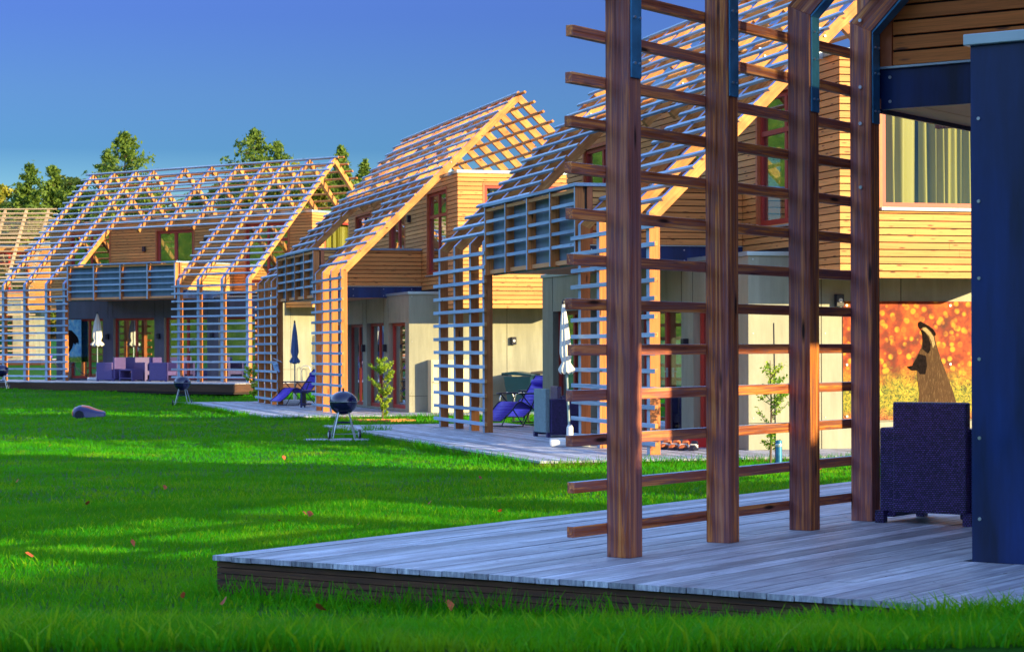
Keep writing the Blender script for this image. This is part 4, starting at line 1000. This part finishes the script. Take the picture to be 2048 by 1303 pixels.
broadleaf(575, 345, 208, 264, 'dense green tree behind the right half of the far roof', 26)
broadleaf(650, 352, 203, 222, 'golden green tree under the dark slender spruce', 27)
broadleaf(725, 372, 213, 183, 'tree between the far gable and the sunlit roof', 28)
broadleaf(385, 412, 241, 243, 'low distant tree in the gap of the far roof', 29, n=5000)
broadleaf(110, 420, 203, 202, 'green tree between the farthest house and the far one', 30)
def sapling(px, py, Y, hgt, label, seed, zrel=None, wide=.28, n=420, mat='sapleaf', size=.034, stick=0):
    p = ray(px, py, Y); root = empty('sapling', (p.x, p.y, gz(p.x, p.y)), 0, label, 'sapling', 'young trees by the decks'); rg = random.Random(seed)
    MB().tube([(0, 0, -.02), (.015, .01, hgt*.5), (0, 0, hgt*.96)], [.016, .012, .004], 7).build('trunk', 'bark', root)
    br = MB(); C = []
    for i in range(30):
        z = hgt*rg.uniform(.06, .95); a = rg.uniform(0, 6.283); env = math.sin(min(1, z/hgt*1.05)*math.pi)**.7 if z > hgt*.3 else .45
        L = wide*env*rg.uniform(.5, 1.1)+.03; e_ = (math.cos(a)*L, math.sin(a)*L, z+L*.7); br.tube([(0, 0, z), (e_[0]*.5, e_[1]*.5, z+L*.28), e_], [.006, .004, .002], 4, cap=False)
        for j in range(n//30): q = rg.uniform(.2, 1.05); C.append((e_[0]*q+rg.gauss(0, .02), e_[1]*q+rg.gauss(0, .02), z+L*.7*q+rg.gauss(0, .02)))
    br.build('branches', 'bark', root); C = np.array(C)
    v, f = leaves(len(C), lambda r, n_: C, size, seed); np_mesh('crown', v, f, mat, root)
    if stick: MB().tube([(.07, 0, 0), (.05, .02, stick)], .009, 6).build('stake', 'black', root)
sapling(765, 836, 48, 1.42, 'yellow green sapling in front of the red framed doors of the second house', 31, wide=.30, n=2600, size=.027)
sapling(1541, 922, 28.8, 1.42, 'sapling seen between the second and third near posts', 32, wide=.30, n=1000, size=.024, stick=1.85)
sapling(507, 772, 66.5, 1.0, 'leafy shrub between the far house and the first lattice of the second', 33, wide=.30, n=600, size=.045)
sapling(1178, 775, 40.0, .8, 'small leafy shrub beside the white parasol', 34, wide=.2, n=200)
# timber edging round the middle sapling
x, y = pix(768, 839, -1.52); root = empty('planting_frame', (x, y, gz(x, y)), -R(POSE['B'][2])+R(90), 'low timber frame in the grass round the yellow green sapling', 'edging')
for a, b_, c, d in ((-.62, .62, -.35, -.31), (-.62, .62, .31, .35), (-.62, -.58, -.31, .31), (.58, .62, -.31, .31)): MB().box(a, b_, c, d, -.05, .04).build('board', 'warm_x', root)
MB().box(-.58, .58, -.31, .31, -.05, .015).build('soil', 'trim', root)

# ---------------------------------------------------------------- surroundings out of the frame: added leafy hedge that shades the near deck, hills
def blocker(u0, u1, v0, v1, h, label, seed):  # unseen leafy mass, added to shape the sun on deck and lawn
    root = empty('blocker', (0, 0, 0), 0, label, 'blocker'); rg = np.random.default_rng(seed); n = 16000
    uu = rg.uniform(u0, u1, n); q = rg.random(n); vv = rg.uniform(v0, v1, n); ww = rg.uniform(0, h, n); side = rg.integers(0, 3, n)
    vv = np.where(side == 0, v0+rg.normal(0, .05, n), np.where(side == 1, v1+rg.normal(0, .05, n), vv)); ww = np.where(side == 2, h+rg.normal(0, .04, n), ww)
    X, Y, th, z = POSE['D']; t = R(th); c = np.stack([X+uu*math.cos(t)+vv*math.sin(t), Y-uu*math.sin(t)+vv*math.cos(t), ZC+z-.2+ww], 1)
    v, f = leaves(n, lambda r, k: c, .12, seed); np_mesh('foliage', v, f, 'leaf', root)
    m = MB().box(u0+.05, u1-.05, v0+.12, v1-.12, 0, h-.12); m.v = [tuple(H('D', a, b_, c_-.2)) for a, b_, c_ in m.v]; m.build('dense_core', 'needle', root)
blocker(3, 34, 9.2, 9.9, 2.72, 'long added leafy hedge beside the near house, out of the picture', 41)
blocker(11.43, 11.73, 9.25, 10.25, 3.45, 'taller added piece shading one post, set into the long hedge', 42)  # added only to keep the sun off one post
def hills():
    n = 180; v = []; f = []; rings = [(262, .0), (280, .35), (300, .8), (330, 1.0), (420, .9), (700, .2)]
    rg = random.Random(5)
    for r_, q in rings:
        for i in range(n):
            a = 2*math.pi*i/n; hh = 22+4*math.sin(a*3+1)+3*math.sin(a*7)+2*math.sin(a*17); back = math.sin(a)
            x, y = r_*math.cos(a), r_*math.sin(a)
            v.append((x, y, gz(x, y)-.5+q*(hh*1.0 if 1.25 < a < 1.85 else hh*1.0 if a < 1.25 or a > 4.6 else hh+26)+(rg.uniform(-1.2, 1.2) if q > .1 else 0)))
    for j in range(len(rings)-1):
        for i in range(n): k = (i+1) % n; f.append((j*n+i, j*n+k, (j+1)*n+k, (j+1)*n+i))
    me = bpy.data.meshes.new('hills'); me.from_pydata(v, [], f); b = NB('wooded_hill'); vv = b.coord((1, 1, 1), rnd=False)
    g = b.noise(vv, .25, 6, .8); c = b.ramp(g, [(.3, (.02, .06, .012)), (.5, (.07, .15, .02)), (.7, (.22, .25, .03))]); b.bump(b.noise(vv, .6, 6, .8), 1, 2.5); b.set(c, .9, spec=.1)
    me.materials.append(b.m); me.polygons.foreach_set('use_smooth', [True]*len(f)); o = bpy.data.objects.new('hills', me); COL.objects.link(o); tag(o, kind='structure')
hills()

# ---------------------------------------------------------------- grass
def in_deck(k, x, y, m=0.0):
    X, Y, th, z = POSE[k]; t = R(th); dx, dy = x-X, y-Y; u = dx*math.cos(t)-dy*math.sin(t); v = dx*math.sin(t)+dy*math.cos(t)
    return ((u > -1.55-m) & (u < 12.74+m) & (v > -1.9-m) & (v < 1.9)) | ((u > 10.7) & (u < 12.74+m) & (v > 0) & (v < 6.7)) | ((u > .8) & (u < 10.8) & (v > 0) & (v < 6.64))
def gz_np(x, y):
    z = np.interp(y, [p[0] for p in GP], [p[1] for p in GP]); return z+.012*np.sin(x*1.7+y*.6)+.010*np.sin(y*1.3-x*.8)+ZC
def grass(name, y0, y1, dens, hgt, wid, seed, mat='blade', frac=1.0, patch=0.0):
    rg = np.random.default_rng(seed); hw = lambda y: y*.262+.6
    area = (hw(y0)+hw(y1))*(y1-y0); n = int(area*dens)
    y = y0+(y1-y0)*rg.random(n); x = (rg.random(n)*2-1)*(hw(y1)); ok = np.abs(x) < hw(y)
    x, y = x[ok], y[ok]
    for k in 'ABCD': ok = ~in_deck(k, x, y, -.02); x, y = x[ok], y[ok]
    clump = .5+.5*np.sin(x*2.1+np.sin(y*1.7)*2)*np.cos(y*1.9+np.sin(x*1.3)*2)
    if patch: ok = rg.random(len(x)) < clump**patch; x, y, clump = x[ok], y[ok], clump[ok]
    n = len(x); z = gz_np(x, y)-.006
    h = hgt*(.45+.75*rg.random(n))*(.75+.5*clump); a = rg.random(n)*6.283; w_ = wid*(.6+.8*rg.random(n))
    lean = rg.normal(0, .45, (n, 2))*h[:, None]; ca, sa = np.cos(a)*w_, np.sin(a)*w_
    b0 = np.stack([x-ca, y-sa, z], 1); b1 = np.stack([x+ca, y+sa, z], 1)
    m0 = np.stack([x-ca*.7+lean[:, 0]*.35, y-sa*.7+lean[:, 1]*.35, z+h*.55], 1); m1 = np.stack([x+ca*.7+lean[:, 0]*.35, y+sa*.7+lean[:, 1]*.35, z+h*.55], 1)
    t = np.stack([x+lean[:, 0], y+lean[:, 1], z+h*.95], 1); t2 = t+np.stack([ca*.12, sa*.12, 0*h], 1)
    v = np.stack([b0, b1, m1, m0, t2, t], 1).reshape(-1, 3); i = np.arange(n)*6
    f = np.concatenate([np.stack([i, i+1, i+2, i+3], 1), np.stack([i+3, i+2, i+4, i+5], 1)])
    o = np_mesh(name, v, f, mat); tag(o, {'g1': ''}.get(name), None, kind='stuff'); return o
def gl(o, label): tag(o, label, 'grass')
gl(grass('near_grass', 6.6, 10.5, 5200, .085, .0036, 1), 'long soft green grass along the bottom edge of the photo')
gl(grass('near_yellow_grass', 6.6, 10.5, 2600, .10, .006, 2, mat='blade2', patch=2.0), 'yellowing blades scattered in the nearest grass')
gl(grass('lawn_yellow_grass', 10.5, 24, 420, .055, .005, 12, mat='blade2', patch=1.0), 'pale blades mixed into the lawn beyond the deck corner')
gl(grass('lawn_grass', 10.5, 20, 2600, .05, .004, 3), 'short lawn grass around the foreground deck')
gl(grass('middle_lawn_grass', 20, 38, 620, .05, .0075, 4), 'mown lawn grass in the middle distance')
gl(grass('far_lawn_grass', 38, 80, 170, .06, .014, 5), 'mown lawn grass running to the far houses')
# grass tufts against the deck edges
def tufts():
    rg = np.random.default_rng(9); P_ = []
    for k in 'BCD':
        for u in np.arange(-1.4, 12.7, .13):
            if rg.random() < .75: P_.append(H(k, u+rg.normal(0, .04), -1.98-abs(rg.normal(0, .04))))
        for v in np.arange(-1.9, 6, .10):
            P_.append(H(k, 12.80+abs(rg.normal(0, .05)), v))
    x0, y0 = pix(752, 868, -1.52)
    for i in range(8): P_.append(Vector((x0+rg.normal(0, .12), y0+rg.normal(0, .2), 0)))
    vs, fs = [], []; n = 0
    for p in P_:
        big = 1.6 if abs(p.x-x0) < .6 and abs(p.y-y0) < .8 else 1
        for i in range(26):
            a = rg.random()*6.283; h = .13*big*(.4+.8*rg.random()); w_ = .004+.00008*p.y; dx, dy = rg.normal(0, .45, 2)*h; x, y = p.x+rg.normal(0, .05), p.y+rg.normal(0, .05); z = gz(x, y)-.01; ca, sa = math.cos(a)*w_, math.sin(a)*w_
            vs += [(x-ca, y-sa, z), (x+ca, y+sa, z), (x+dx+ca*.2, y+dy+sa*.2, z+h), (x+dx-ca*.2, y+dy-sa*.2, z+h)]; fs.append((n, n+1, n+2, n+3)); n += 4
    o = np_mesh('edge_grass', np.array(vs), np.array(fs), 'blade'); tag(o, 'longer grass tufts growing against the deck edges', 'grass', kind='stuff')
tufts()
def fallen():
    rg = random.Random(4); mb = MB(); spots = [(470, 1172, .07), (448, 1200, .04), (620, 1026, .05), (610, 1025, .04), (165, 1290, .08), (60, 1108, .05), (1110, 1190, .05), (1455, 1197, .07), (1470, 1196, .05), (640, 1212, .06), (1015, 1205, .06), (900, 1208, .04), (330, 973, .04), (175, 1005, .04), (860, 1003, .04), (1000, 1020, .04), (1180, 965, .05), (1640, 935, .05), (35, 960, .04), (100, 890, .04), (560, 1040, .04)]
    for i in range(16): spots.append((rg.uniform(0, 1200), rg.uniform(880, 1260), rg.uniform(.025, .05)))
    spots = [(a_, b_, c_*.62) for a_, b_, c_ in spots]
    for px, py, s in spots:
        zz = -1.3
        for _ in range(6):
            x, y = pix(px, py, zz); zz = gz(x, y)-ZC+.05
        if any(bool(in_deck(k, np.array([x]), np.array([y]), .1)[0]) for k in 'ABCD'): continue
        a = rg.uniform(0, 6.28); t = rg.uniform(-.4, .8); n = 7
        pts = []
        for i in range(n):
            th = 2*math.pi*i/n; r_ = s*(1 if i % 2 else .6); dx, dy = r_*math.cos(th+a), r_*math.sin(th+a); pts.append((x+dx, y+dy*.8, ZC+zz+dy*t+.02*math.cos(th)))
        mb.face(pts)
    o = mb.build('fallen_leaves', 'fallen'); tag(o, 'scattered orange brown leaves fallen on the lawn', 'leaves', kind='stuff')
fallen()
